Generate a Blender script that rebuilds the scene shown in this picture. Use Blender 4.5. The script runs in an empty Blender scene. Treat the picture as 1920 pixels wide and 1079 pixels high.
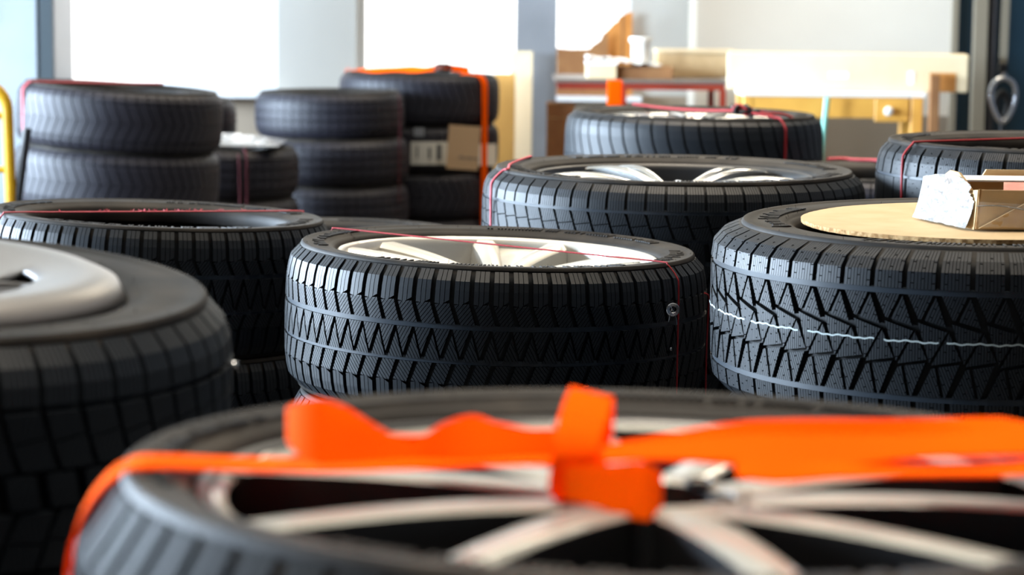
import bpy, math, random
from mathutils import Vector, Matrix
PI = math.pi
random.seed(7)
SC = bpy.context.scene
COL = SC.collection

# ---------------------------------------------------------------- camera
F_PX = 4380.0
PITCH = math.atan((539.5 + 10) / F_PX)
ROLL = math.radians(0.6)
CAM = Vector((0, 0, 1.09))
cd = bpy.data.cameras.new('camera')
cd.sensor_width = 36.0
cd.lens = 36.0 * F_PX / 1920
cd.clip_start = 0.05
cd.clip_end = 200
cd.dof.use_dof = True
cd.dof.focus_distance = 3.25
cd.dof.aperture_fstop = 6.3
cam = bpy.data.objects.new('camera', cd)
CAM_R = Matrix.Rotation(PI / 2 - PITCH, 4, 'X') @ Matrix.Rotation(ROLL, 4, 'Z')
cam.matrix_world = Matrix.Translation(CAM) @ CAM_R
COL.objects.link(cam)
SC.camera = cam

# ---------------------------------------------------------------- exposure, sky, daylight
SC.view_settings.view_transform = 'Standard'
SC.view_settings.look = 'None'
SC.view_settings.gamma = 1.0
SC.view_settings.exposure = 0.0
SC.cycles.use_denoising = True
SC.cycles.max_bounces = 8
SC.cycles.diffuse_bounces = 4
SC.cycles.glossy_bounces = 4
SC.cycles.transparent_max_bounces = 8
SC.cycles.sample_clamp_indirect = 6.0
SC.cycles.caustics_reflective = False
SC.cycles.caustics_refractive = False

world = bpy.data.worlds.new('overcast_sky')
SC.world = world
world.use_nodes = True
wn = world.node_tree
wn.nodes['Background'].inputs['Color'].default_value = (1.0, 0.99, 0.96, 1)
wn.nodes['Background'].inputs['Strength'].default_value = 3.2


def area_light(name, loc, rot, sx, sy, power, color, portal=False, spread=None):
    d = bpy.data.lights.new(name, 'AREA')
    d.shape = 'RECTANGLE'
    d.size, d.size_y = sx, sy
    d.energy = power
    d.color = color
    if spread:
        d.spread = math.radians(spread)
    if portal:
        d.cycles.is_portal = True
    o = bpy.data.objects.new(name, d)
    o.location = loc
    o.rotation_euler = rot
    COL.objects.link(o)
    return o


# blue daylight outside the row of windows in the left wall, beyond the frame
area_light('left_daylight', (-6.25, 7.6, 1.6), (0, -PI / 2, 0), 1.5, 4.3, 2300, (0.66, 0.82, 1.0))
area_light('left_daylight', (-6.25, 3.75, 1.6), (0, -PI / 2, 0), 1.5, 1.9, 1500, (0.66, 0.82, 1.0))
# warm roof light above the stacks, out of frame
area_light('unseen_overhead_light', (0.5, 5.5, 4.35), (0, 0, 0), 4.0, 5.0, 125, (1.0, 0.86, 0.68), spread=75)
area_light('unseen_overhead_light', (0.1, 1.15, 4.35), (0, 0, 0), 1.6, 1.2, 27, (1.0, 0.88, 0.72), spread=45)  # made-up lamp, added only to brighten the nearest wheel and its ribbon
# portals that guide the sky through the windows of the back wall
area_light('portal_left', (-1.69, 11.75, 1.5), (-PI / 2, 0, 0), 1.2, 1.9, 1, (1, 1, 1), True)
area_light('portal_right', (-0.1, 11.75, 1.5), (-PI / 2, 0, 0), 1.45, 1.9, 1, (1, 1, 1), True)
# weak fill light added behind the camera, with no opening in the wall
area_light('front_fill', (-0.9, -1.5, 1.9), (PI / 2, 0, 0), 3.6, 1.6, 4, (1.0, 0.93, 0.84))
# unseen warm fill, added to brighten the wall, table and bench at the back
area_light('back_fill', (1.3, 9.2, 4.0), (0, 0, 0), 2.6, 0.5, 120, (1.0, 0.86, 0.66))


# ---------------------------------------------------------------- pixel helpers (photo frame 1920 x 1079)
def ray(px, py):
    d = Vector(((px - 960) / F_PX, -(py - 539.5) / F_PX, -1.0))
    return (CAM_R.to_3x3() @ d)


def at(px, py, Y):
    d = ray(px, py)
    return CAM + d * (Y / d.y)


def on_z(px, py, z):
    d = ray(px, py)
    return CAM + d * ((z - CAM.z) / d.z)


# ---------------------------------------------------------------- materials
def mat(name, base, rough=0.5, metal=0.0, spec=0.5, noise=None, bump=None, coat=0.0, trans=0.0, alpha=1.0, sheen=0.0):
    """noise=(scale, colour2, lo, hi); bump=(scale, strength, distance)"""
    m = bpy.data.materials.new(name)
    m.use_nodes = True
    nt = m.node_tree
    b = nt.nodes['Principled BSDF']
    b.inputs['Base Color'].default_value = (*base, 1)
    b.inputs['Roughness'].default_value = rough
    b.inputs['Metallic'].default_value = metal
    b.inputs['Specular IOR Level'].default_value = spec
    b.inputs['Coat Weight'].default_value = coat
    b.inputs['Transmission Weight'].default_value = trans
    b.inputs['Alpha'].default_value = alpha
    b.inputs['Sheen Weight'].default_value = sheen
    tc = nt.nodes.new('ShaderNodeTexCoord')
    if noise:
        n = nt.nodes.new('ShaderNodeTexNoise')
        n.inputs['Scale'].default_value = noise[0]
        n.inputs['Detail'].default_value = 6
        nt.links.new(tc.outputs['Object'], n.inputs['Vector'])
        r = nt.nodes.new('ShaderNodeValToRGB')
        r.color_ramp.elements[0].position = noise[2]
        r.color_ramp.elements[0].color = (*base, 1)
        r.color_ramp.elements[1].position = noise[3]
        r.color_ramp.elements[1].color = (*noise[1], 1)
        nt.links.new(n.outputs['Fac'], r.inputs['Fac'])
        nt.links.new(r.outputs['Color'], b.inputs['Base Color'])
    if bump:
        n2 = nt.nodes.new('ShaderNodeTexNoise')
        n2.inputs['Scale'].default_value = bump[0]
        n2.inputs['Detail'].default_value = 5
        nt.links.new(tc.outputs['Object'], n2.inputs['Vector'])
        bp = nt.nodes.new('ShaderNodeBump')
        bp.inputs['Strength'].default_value = bump[1]
        bp.inputs['Distance'].default_value = bump[2]
        nt.links.new(n2.outputs['Fac'], bp.inputs['Height'])
        nt.links.new(bp.outputs['Normal'], b.inputs['Normal'])
    return m


M = {}
M['rubber'] = mat('tread_rubber', (0.0048, 0.0072, 0.0105), 0.50, 0, 0.34, noise=(9, (0.0066, 0.0092, 0.0130), 0.4, 0.7), bump=(900, 0.12, 0.0006))
M['dimmed'] = mat('dimmed_tread_rubber', (0.0040, 0.0050, 0.0062), 0.66, 0, 0.16, noise=(9, (0.0056, 0.0068, 0.0080), 0.4, 0.7), bump=(900, 0.12, 0.0006))  # darker copy of the tread rubber, tones down the overlit nearest tire
M['groove'] = mat('groove_rubber', (0.004, 0.005, 0.006), 0.5, 0, 0.25)
M['ring'] = mat('groove_glint_rubber', (0.020, 0.027, 0.036), 0.36, 0, 0.45)  # lighter bands in the grooves, their reflected light put into the colour
M['sidewall'] = mat('sidewall_rubber', (0.008, 0.0066, 0.0056), 0.60, 0, 0.20, noise=(14, (0.028, 0.023, 0.018), 0.42, 0.72), bump=(260, 0.15, 0.0008))
M['old_rubber'] = mat('dull_rubber', (0.0075, 0.0070, 0.0125), 0.56, 0, 0.36, noise=(7, (0.0105, 0.0095, 0.0155), 0.4, 0.7), bump=(700, 0.1, 0.0006))
M['silver'] = mat('silver_paint', (0.70, 0.68, 0.62), 0.33, 0.55, 0.5, noise=(5, (0.60, 0.56, 0.48), 0.45, 0.75), coat=0.3)
M['chrome'] = mat('polished_alloy', (0.72, 0.72, 0.70), 0.20, 0.95, 0.5, coat=0.2)
M['satin'] = mat('satin_alloy', (0.22, 0.225, 0.205), 0.50, 0.15, 0.40, noise=(6, (0.18, 0.18, 0.16), 0.45, 0.75), coat=0.4)
M['darkrim'] = mat('black_barrel_paint', (0.010, 0.010, 0.011), 0.35, 0.0, 0.5)
M['cover'] = mat('wheel_cover_plastic', (0.26, 0.25, 0.245), 0.36, 0.35, 0.5, noise=(3, (0.20, 0.195, 0.19), 0.4, 0.7))
M['orange'] = mat('orange_webbing', (1.0, 0.155, 0.0), 0.8, 0, 0.06, bump=(500, 0.25, 0.0008))
M['cord_dark'] = mat('dark_red_cord', (0.07, 0.004, 0.010), 0.7, 0, 0.3)
M['cord'] = mat('red_cord', (0.30, 0.010, 0.016), 0.6, 0, 0.4, bump=(900, 0.6, 0.001))
M['cord_pink'] = mat('pink_cord', (0.62, 0.10, 0.13), 0.6, 0, 0.4, bump=(900, 0.6, 0.001))
M['card'] = mat('cardboard', (0.62, 0.44, 0.24), 0.75, 0, 0.2, noise=(18, (0.54, 0.37, 0.19), 0.4, 0.75), bump=(120, 0.12, 0.001))
M['card_edge'] = mat('cardboard_edge', (0.30, 0.16, 0.06), 0.85, 0, 0.2, noise=(160, (0.50, 0.32, 0.15), 0.4, 0.6))
M['card_dark'] = mat('brown_cardboard', (0.26, 0.12, 0.05), 0.8, 0, 0.2, noise=(9, (0.34, 0.17, 0.07), 0.4, 0.7))
M['card_orange'] = mat('amber_cardboard', (0.62, 0.27, 0.07), 0.8, 0, 0.2, noise=(6, (0.50, 0.20, 0.05), 0.4, 0.7))
M['film'] = mat('crinkled_film', (0.27, 0.265, 0.26), 0.20, 0, 0.5, bump=(38, 1.0, 0.012), coat=0.6)
M['clear'] = mat('clear_film', (0.95, 0.95, 0.96), 0.12, 0, 0.5, bump=(40, 0.9, 0.008), alpha=0.22)
M['paper'] = mat('white_paper', (0.86, 0.85, 0.82), 0.7, 0, 0.3)
M['pinkpaper'] = mat('pink_print', (0.78, 0.30, 0.24), 0.7, 0, 0.3, noise=(25, (0.80, 0.52, 0.40), 0.4, 0.7))
M['white'] = mat('white_plastic', (0.82, 0.82, 0.80), 0.45, 0, 0.5)
M['black'] = mat('black_plastic', (0.012, 0.012, 0.013), 0.4, 0, 0.5)
M['steel'] = mat('bright_steel', (0.65, 0.66, 0.68), 0.22, 1.0, 0.5)
M['beam'] = mat('grey_steel_paint', (0.27, 0.28, 0.30), 0.40, 0.2, 0.5, noise=(3, (0.20, 0.21, 0.225), 0.4, 0.7))
M['locker'] = mat('blue_grey_enamel', (0.27, 0.30, 0.32), 0.34, 0.2, 0.5, noise=(2, (0.22, 0.25, 0.27), 0.4, 0.7))
M['strip'] = mat('slate_strip_paint', (0.026, 0.036, 0.042), 0.5, 0, 0.3)
M['navy'] = mat('navy_paint', (0.006, 0.022, 0.036), 0.45, 0, 0.4, noise=(2, (0.009, 0.030, 0.046), 0.4, 0.7))
M['beige'] = mat('beige_paint', (0.21, 0.18, 0.13), 0.6, 0, 0.4)
M['yellow'] = mat('yellow_paint', (0.50, 0.28, 0.006), 0.35, 0, 0.5, noise=(12, (0.40, 0.20, 0.006), 0.45, 0.7))
M['wood_yellow'] = mat('varnished_pine', (0.80, 0.42, 0.08), 0.45, 0, 0.5, noise=(7, (0.68, 0.33, 0.06), 0.4, 0.7))
M['wood_pale'] = mat('pale_plywood', (0.78, 0.64, 0.42), 0.6, 0, 0.4, noise=(4, (0.72, 0.56, 0.34), 0.4, 0.7))
M['wood_amber'] = mat('amber_board', (0.62, 0.34, 0.09), 0.55, 0, 0.4, noise=(4, (0.54, 0.28, 0.07), 0.4, 0.7))
M['bench_red'] = mat('red_enamel', (0.30, 0.035, 0.015), 0.45, 0, 0.5, noise=(8, (0.22, 0.02, 0.01), 0.4, 0.7))
M['bench_top'] = mat('worn_bench_top', (0.12, 0.10, 0.09), 0.5, 0, 0.5, noise=(8, (0.18, 0.14, 0.11), 0.4, 0.7))
M['turquoise'] = mat('turquoise_paint', (0.22, 0.56, 0.46), 0.4, 0, 0.5)
M['wall'] = mat('cream_plaster', (0.74, 0.68, 0.58), 0.85, 0, 0.2, noise=(2, (0.70, 0.64, 0.545), 0.4, 0.7), bump=(60, 0.08, 0.002))
M['wall_back'] = mat('grey_plaster', (0.44, 0.425, 0.39), 0.85, 0, 0.2, noise=(2, (0.41, 0.395, 0.365), 0.4, 0.7))
M['wall_low'] = mat('beige_plaster', (0.30, 0.24, 0.18), 0.85, 0, 0.2, noise=(2, (0.27, 0.22, 0.165), 0.4, 0.7))
M['wall_dark'] = mat('dark_plaster', (0.05, 0.05, 0.055), 0.8, 0, 0.2)
M['ceil'] = mat('ceiling_board', (0.34, 0.29, 0.23), 0.9, 0, 0.2)
M['concrete'] = mat('dark_concrete', (0.07, 0.066, 0.06), 0.7, 0, 0.3, noise=(3, (0.11, 0.10, 0.09), 0.35, 0.7), bump=(30, 0.2, 0.003))
M['frame'] = mat('window_frame_paint', (0.72, 0.74, 0.76), 0.45, 0, 0.5)
M['tag_card'] = mat('tan_tag', (0.50, 0.33, 0.19), 0.8, 0, 0.2)
M['label'] = mat('label_paper', (0.62, 0.60, 0.53), 0.7, 0, 0.3)
M['ink'] = mat('grey_ink', (0.12, 0.12, 0.12), 0.7, 0, 0.3)
M['chalk'] = mat('white_marking', (0.38, 0.44, 0.44), 0.7, 0, 0.3)
M['glass'] = mat('window_glass', (1, 1, 1), 0.02, 0, 0.5, alpha=0.08)


# thin woven ribbon lets part of the light through
for key in ('orange',):
    nt = M[key].node_tree
    tl_ = nt.nodes.new('ShaderNodeBsdfTranslucent')
    tl_.inputs['Color'].default_value = (1.0, 0.19, 0.0, 1)
    mx = nt.nodes.new('ShaderNodeMixShader')
    mx.inputs[0].default_value = 0.5
    out = nt.nodes['Material Output']
    nt.links.new(nt.nodes['Principled BSDF'].outputs[0], mx.inputs[1])
    nt.links.new(tl_.outputs[0], mx.inputs[2])
    nt.links.new(mx.outputs[0], out.inputs['Surface'])


# ---------------------------------------------------------------- mesh helpers
class MB:
    def __init__(s):
        s.v = []
        s.f = []

    def add(s, vs, fs):
        o = len(s.v)
        s.v += [tuple(p) for p in vs]
        s.f += [tuple(i + o for i in f) for f in fs]
        return s

    def box(s, c, d, rot=None, ch=0.0):
        """box centred at c with size d; ch = chamfer of the vertical and horizontal edges"""
        hx, hy, hz = d[0] / 2, d[1] / 2, d[2] / 2
        if ch <= 0:
            vs = [Vector((x, y, z)) for x in (-hx, hx) for y in (-hy, hy) for z in (-hz, hz)]
            fs = [(0, 1, 3, 2), (4, 6, 7, 5), (0, 4, 5, 1), (2, 3, 7, 6), (0, 2, 6, 4), (1, 5, 7, 3)]
        else:
            ch = min(ch, hx * .9, hy * .9, hz * .9)

            def ring(z, k):
                a, b = hx - k, hy - k
                return [Vector(p + (z,)) for p in ((-a + ch, -b), (a - ch, -b), (a, -b + ch), (a, b - ch), (a - ch, b), (-a + ch, b), (-a, b - ch), (-a, -b + ch))]
            vs = ring(-hz, ch * .7) + ring(-hz + ch, 0) + ring(hz - ch, 0) + ring(hz, ch * .7)
            fs = [tuple(range(7, -1, -1)), tuple(range(24, 32))]
            for l in range(3):
                for i in range(8):
                    j = (i + 1) % 8
                    fs.append((l * 8 + i, l * 8 + j, l * 8 + 8 + j, l * 8 + 8 + i))
        c = Vector(c)
        if rot is not None:
            vs = [rot @ p for p in vs]
        return s.add([p + c for p in vs], fs)

    def prism(s, poly, ext):
        """poly: planar 3D points, extruded by the vector ext"""
        n = len(poly)
        e = Vector(ext)
        vs = [Vector(p) for p in poly] + [Vector(p) + e for p in poly]
        fs = [tuple(range(n - 1, -1, -1)), tuple(range(n, 2 * n))]
        fs += [(i, (i + 1) % n, n + (i + 1) % n, n + i) for i in range(n)]
        return s.add(vs, fs)

    def revolve(s, prof, n=96, closed=False, center=(0, 0, 0)):
        """prof: list of (r, z)"""
        m = len(prof)
        vs = []
        for i in range(n):
            a = 2 * PI * i / n
            c, sn = math.cos(a), math.sin(a)
            for r, z in prof:
                vs.append((center[0] + r * c, center[1] + r * sn, center[2] + z))
        fs = []
        for i in range(n):
            j = (i + 1) % n
            for k in range(m if closed else m - 1):
                l = (k + 1) % m
                fs.append((i * m + k, j * m + k, j * m + l, i * m + l))
        return s.add(vs, fs)

    def tube(s, pts, r, n=8, cap=True, radii=None):
        pts = [Vector(p) for p in pts]
        m = len(pts)
        vs = []
        up = None
        for i, p in enumerate(pts):
            t = (pts[min(i + 1, m - 1)] - pts[max(i - 1, 0)]).normalized()
            if up is None:
                up = Vector((0, 0, 1)) if abs(t.z) < .9 else Vector((1, 0, 0))
            sd = t.cross(up).normalized()
            up = sd.cross(t).normalized()
            rr = radii[i] if radii else r
            for k in range(n):
                a = 2 * PI * k / n
                vs.append(p + sd * (math.cos(a) * rr) + up * (math.sin(a) * rr))
        fs = []
        for i in range(m - 1):
            for k in range(n):
                l = (k + 1) % n
                fs.append((i * n + k, i * n + l, (i + 1) * n + l, (i + 1) * n + k))
        if cap:
            fs.append(tuple(range(n - 1, -1, -1)))
            fs.append(tuple(range((m - 1) * n, m * n)))
        return s.add(vs, fs)

    def ribbon(s, pts, ws, th=0.0012):
        """strip through pts; ws = full width vectors (one or a list)"""
        pts = [Vector(p) for p in pts]
        m = len(pts)
        if not isinstance(ws, list):
            ws = [Vector(ws)] * m
        vs = []
        for i, p in enumerate(pts):
            t = (pts[min(i + 1, m - 1)] - pts[max(i - 1, 0)]).normalized()
            w = Vector(ws[i]) / 2
            n = t.cross(w)
            n = n.normalized() * (th / 2) if n.length > 1e-9 else Vector((0, 0, th / 2))
            vs += [p - w - n, p + w - n, p + w + n, p - w + n]
        fs = []
        for i in range(m - 1):
            for k in range(4):
                l = (k + 1) % 4
                fs.append((i * 4 + k, i * 4 + l, i * 4 + 4 + l, i * 4 + 4 + k))
        fs += [(3, 2, 1, 0), tuple(range(4 * m - 4, 4 * m))]
        return s.add(vs, fs)

    def mesh(s, name, m, smooth=None):
        me = bpy.data.meshes.new(name)
        me.from_pydata([tuple(p) for p in s.v], [], s.f)
        me.materials.append(m)
        if smooth:
            me.polygons.foreach_set('use_smooth', [True] * len(me.polygons))
            me.update()
            try:
                me.set_sharp_from_angle(angle=math.radians(smooth))
            except Exception:
                pass
        me.update()
        return me

    def build(s, name, m, parent=None, smooth=None):
        o = bpy.data.objects.new(name, s.mesh(name, m, smooth))
        COL.objects.link(o)
        if parent:
            o.parent = parent
        return o


def smoothpath(pts, k=6):
    """Catmull-Rom through pts"""
    P = [Vector(p) for p in pts]
    P = [P[0] * 2 - P[1]] + P + [P[-1] * 2 - P[-2]]
    out = []
    for i in range(1, len(P) - 2):
        for j in range(k):
            t = j / k
            a, b, c, d = P[i - 1], P[i], P[i + 1], P[i + 2]
            out.append(0.5 * ((2 * b) + (c - a) * t + (2 * a - 5 * b + 4 * c - d) * t * t + (3 * b - a - 3 * c + d) * t ** 3))
    out.append(P[-2])
    return out


def tag(o, label, cat, group=None):
    o['label'] = label
    o['category'] = cat
    if group:
        o['group'] = group
    return o


def thing(name, label, cat, loc=(0, 0, 0), rot=(0, 0, 0), group=None):
    o = bpy.data.objects.new(name, None)
    o.empty_display_size = 0.1
    COL.objects.link(o)
    o.location = loc
    o.rotation_euler = rot
    return tag(o, label, cat, group)


def part(name, me, parent, label=None):
    o = bpy.data.objects.new(name, me)
    COL.objects.link(o)
    o.parent = parent
    if label:
        o['label'] = label
    return o


def struct(name, mb, m, smooth=None):
    o = mb.build(name, m, None, smooth)
    o['kind'] = 'structure'
    return o


def copy_tree(o, parent=None):
    c = o.copy()
    COL.objects.link(c)
    c.parent = parent
    for ch in o.children:
        copy_tree(ch, c)
    return c


# ================================================================ ROOM
X0, X1, Y0, Y1, ZC = -6.0, 3.3, -1.6, 11.6, 4.5
struct('floor', MB().box(((X0 + X1) / 2, (Y0 + Y1) / 2, -0.05), (X1 - X0 + .4, Y1 - Y0 + .6, 0.1)), M['concrete'])
struct('ceiling', MB().box(((X0 + X1) / 2, (Y0 + Y1) / 2, ZC + 0.05), (X1 - X0 + .4, Y1 - Y0 + .6, 0.1)), M['ceil'])
struct('wall_front', MB().box(((X0 + X1) / 2, Y0 - .1, ZC / 2), (X1 - X0 + .4, 0.2, ZC)), M['wall_dark'])
struct('wall_right', MB().box((X1 + .1, (Y0 + Y1) / 2, ZC / 2), (0.2, Y1 - Y0, ZC)), M['wall_dark'])
# left wall with its long window
LWS = ((2.8, 4.7), (5.45, 9.75))
LZ0, LZ1 = 0.85, 2.35
wl = MB()
edges = [Y0, LWS[0][0], LWS[0][1], LWS[1][0], LWS[1][1], Y1]
for a, b in ((edges[0], edges[1]), (edges[2], edges[3]), (edges[4], edges[5])):
    wl.box((X0 - .1, (a + b) / 2, ZC / 2), (0.2, b - a, ZC))
for a, b in LWS:
    wl.box((X0 - .1, (a + b) / 2, LZ0 / 2), (0.2, b - a, LZ0))
    wl.box((X0 - .1, (a + b) / 2, (LZ1 + ZC) / 2), (0.2, b - a, ZC - LZ1))
struct('wall_left', wl, M['wall_low'])
for k, (a, b) in enumerate(LWS):
    wf = MB()
    for y in (a + .03, b - .03):
        wf.box((X0 - .1, y, (LZ0 + LZ1) / 2), (0.06, 0.06, LZ1 - LZ0))
    for z in (LZ0 + .03, LZ1 - .03):
        wf.box((X0 - .1, (a + b) / 2, z), (0.06, b - a, 0.06))
    struct('window_%d' % (k + 4), wf, M['frame'])

# back wall: x spans of the two windows
SILL = 0.60
HEAD = 2.45
W1a, W1b = at(104, 100, Y1).x, at(520, 100, Y1).x
W2a, W2b = at(668, 100, Y1).x, at(1183, 60, Y1).x
up = MB()
for a, b in ((X0, W1a), (W1b, W2a), (W2b, X1)):
    up.box(((a + b) / 2, Y1 + .1, (SILL + HEAD) / 2), (b - a, 0.2, HEAD - SILL))
up.box(((X0 + X1) / 2, Y1 + .1, (HEAD + ZC) / 2), (X1 - X0, 0.2, ZC - HEAD))
struct('wall_back', up, M['wall_back'])
struct('wall_back_lower', MB().box(((X0 + X1) / 2, Y1 + .1, SILL / 2), (X1 - X0, 0.2, SILL)), M['wall_low'])
for i, (a, b) in enumerate(((W1a, W1b), (W2a, W2b))):
    w = MB()
    for x in (a + .02, b - .02):
        w.box((x, Y1 + .09, (SILL + HEAD) / 2), (0.04, 0.05, HEAD - SILL))
    for z in (SILL + .02, HEAD - .02):
        w.box(((a + b) / 2, Y1 + .09, z), (b - a - .08, 0.05, 0.04))
    o = struct('window_%d' % (i + 2), w, M['frame'])
    g = MB().box(((a + b) / 2, Y1 + .09, (SILL + HEAD) / 2), (b - a - .08, 0.006, HEAD - SILL - .08)).build('pane', M['glass'], o)
    MB().box(((a + b) / 2, Y1 - .03, SILL - .012), (b - a + .1, 0.26, 0.024)).build('window_sill', M['frame'], o)
# cream wall jog on the right
jx0, jx1 = at(1306, 50, 11.1).x, at(1792, 50, 11.1).x
struct('wall_jog', MB().box(((jx0 + jx1) / 2, 11.35, ZC / 2), (jx1 - jx0, 0.5, ZC)), M['wall'])
struct('wall_jog_lower', MB().box(((jx0 + jx1) / 2, 11.09, .27), (jx1 - jx0, 0.02, .54)), M['wall_low'])
# navy sliding door on the right with its beige edge posts
nx0 = at(1797, 50, 9.9).x
dr = struct('door_1', MB().box(((nx0 + X1) / 2, 9.95, ZC / 2), (X1 - nx0, 0.08, ZC)), M['navy'])
for (a, b, dz) in ((1786, 1797, .03), (1826, 1850, .05), (1856, 1868, .03)):
    xa, xb = at(a, 100, 9.85).x, at(b, 100, 9.85).x
    MB().box(((xa + xb) / 2, 9.90 - dz / 2, ZC / 2), (xb - xa, dz, ZC)).build('door_post', M['beige'] if b != 1868 else M['wall_dark'], dr)

# steel column in front of the windows (I section)
cx0, cx1 = at(967, 100, 10.6).x, at(1043, 100, 10.6).x
cc = (cx0 + cx1) / 2
ib = MB()
ib.box((cc, 10.51, ZC / 2), (cx1 - cx0, 0.014, ZC))
ib.box((cc, 10.69, ZC / 2), (cx1 - cx0, 0.014, ZC))
ib.box((cc, 10.60, ZC / 2), (0.012, 0.166, ZC))
ib.box((cc, 10.60, 0.01), (cx1 - cx0 + .08, 0.28, 0.02))
struct('column', ib, M['beam'])

# ================================================================ TIRES


def clip(poly, ax, ay, d, wall):
    """keep a.x <= d ; poly = [(x, y, wallflag of the edge to the next vertex)]"""
    out = []
    n = len(poly)
    for i in range(n):
        x, y, w = poly[i]
        x2, y2, _ = poly[(i + 1) % n]
        s1 = ax * x + ay * y - d
        s2 = ax * x2 + ay * y2 - d
        if s1 <= 0:
            if s2 <= 0:
                out.append((x, y, w))
            else:
                t = s1 / (s1 - s2)
                out.append((x, y, w))
                out.append((x + (x2 - x) * t, y + (y2 - y) * t, wall))
        elif s2 <= 0:
            t = s1 / (s1 - s2)
            out.append((x + (x2 - x) * t, y + (y2 - y) * t, w))
    return out if len(out) >= 3 else []


def inset(pts, gaps):
    """pts ccw or cw convex polygon (metres); gaps: inset for each edge"""
    n = len(pts)
    ar = sum(pts[i][0] * pts[(i + 1) % n][1] - pts[(i + 1) % n][0] * pts[i][1] for i in range(n))
    poly = [(x, y, True) for x, y in pts]
    sg = 1 if ar > 0 else -1
    if not isinstance(gaps, (list, tuple)):
        gaps = [gaps] * n
    for i in range(n):
        (xa, ya), (xb, yb) = pts[i], pts[(i + 1) % n]
        dx, dy = xb - xa, yb - ya
        l = math.hypot(dx, dy)
        nx, ny = sg * dy / l, -sg * dx / l      # outward
        poly = clip(poly, nx, ny, nx * xa + ny * ya - gaps[i], True)
        if not poly:
            return []
    return poly


def lerp_prof(prof, v):
    for i in range(len(prof) - 1):
        if v <= prof[i + 1][0]:
            a, b = prof[i], prof[i + 1]
            t = (v - a[0]) / (b[0] - a[0])
            return a[1] + (b[1] - a[1]) * t
    return prof[-1][1]


def tread_mesh(name, R, W, prof, cells, n, m, depth=0.008, v0=0.005, phase=0.0):
    """cells: [(pts[(u in pitches, v in m)], gaps, (angle, spacing, gap, dots) or None, depth factor)]"""
    pitch = 2 * PI * R / n
    V, Fc = [], []
    knots = [k[0] for k in prof[1:-1]]
    knots = knots + [W / 2] + [W - k for k in reversed(knots)]

    def rad(v):
        return lerp_prof(prof, min(v, W - v))

    def dep(v):
        e = min(v, W - v)
        return depth * min(1.0, 0.25 + (e - v0) / 0.03)
    base = []
    for pts, gaps, sipe in cells:
        P = inset([(u * pitch, v) for u, v in pts], gaps)
        if not P:
            continue
        pieces = [P]
        if sipe:
            ang, sp, gp, dots = sipe
            a = math.radians(ang)
            ax, ay = math.cos(a), math.sin(a)
            ds = [ax * x + ay * y for x, y, _ in P]
            lo, hi = min(ds), max(ds)
            k = max(1, round((hi - lo) / sp))
            st = (hi - lo) / k
            pieces = []
            for i in range(k):
                q = P
                if i > 0:
                    q = clip(q, -ax, -ay, -(lo + i * st + gp / 2), True)
                if q and i < k - 1:
                    q = clip(q, ax, ay, lo + (i + 1) * st - gp / 2, True)
                if not q:
                    continue
                if dots and i % 3 == 1:
                    cut = []
                    bs = [-ay * x + ax * y for x, y, _ in q]
                    b0 = min(bs)
                    step = dots
                    c = b0 + (step * .45 if (i // 3) % 2 else step * .9)
                    rest = q
                    while c < max(bs) - .003 and rest:
                        a1 = clip(rest, -ay, ax, c - .0006, True)
                        rest = clip(rest, ay, -ax, -(c + .0006), True)
                        if a1:
                            cut.append(a1)
                        c += step
                    if rest:
                        cut.append(rest)
                    pieces += cut
                else:
                    pieces.append(q)
        for q in pieces:
            # cut at the profile knots so that the blocks follow the shoulder
            bands = []
            rest = q
            for kv in knots:
                if not rest:
                    break
                ys = [p[1] for p in rest]
                if min(ys) < kv - 1e-5 and max(ys) > kv + 1e-5:
                    a1 = clip(rest, 0, 1, kv, False)
                    rest = clip(rest, 0, -1, -kv, False)
                    if a1:
                        bands.append(a1)
                elif max(ys) <= kv + 1e-5:
                    break
            if rest:
                bands.append(rest)
            for b in bands:
                xs = [p[0] for p in b]
                w = max(xs) - min(xs)
                k = max(1, math.ceil(w / 0.013))
                x0 = min(xs)
                rr = b
                for i in range(1, k):
                    c = x0 + w * i / k
                    a1 = clip(rr, 1, 0, c, False)
                    rr = clip(rr, -1, 0, -c, False)
                    if a1:
                        base.append(a1)
                    if not rr:
                        break
                if rr:
                    base.append(rr)
    for t in range(n):
        off = (t + phase) * pitch
        for b in base:
            nb = len(b)
            o = len(V)
            for x, y, _ in b:
                a = (x + off) / R
                r = rad(y)
                V.append((r * math.cos(a), r * math.sin(a), W - y))
            for x, y, _ in b:
                a = (x + off) / R
                r = rad(y) - dep(y)
                V.append((r * math.cos(a), r * math.sin(a), W - y))
            Fc.append(tuple(range(o, o + nb)))
            for i in range(nb):
                if b[i][2]:
                    j = (i + 1) % nb
                    Fc.append((o + j, o + i, o + nb + i, o + nb + j))
    me = bpy.data.meshes.new(name)
    me.from_pydata(V, [], Fc)
    me.materials.append(m)
    me.update()
    return me


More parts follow.
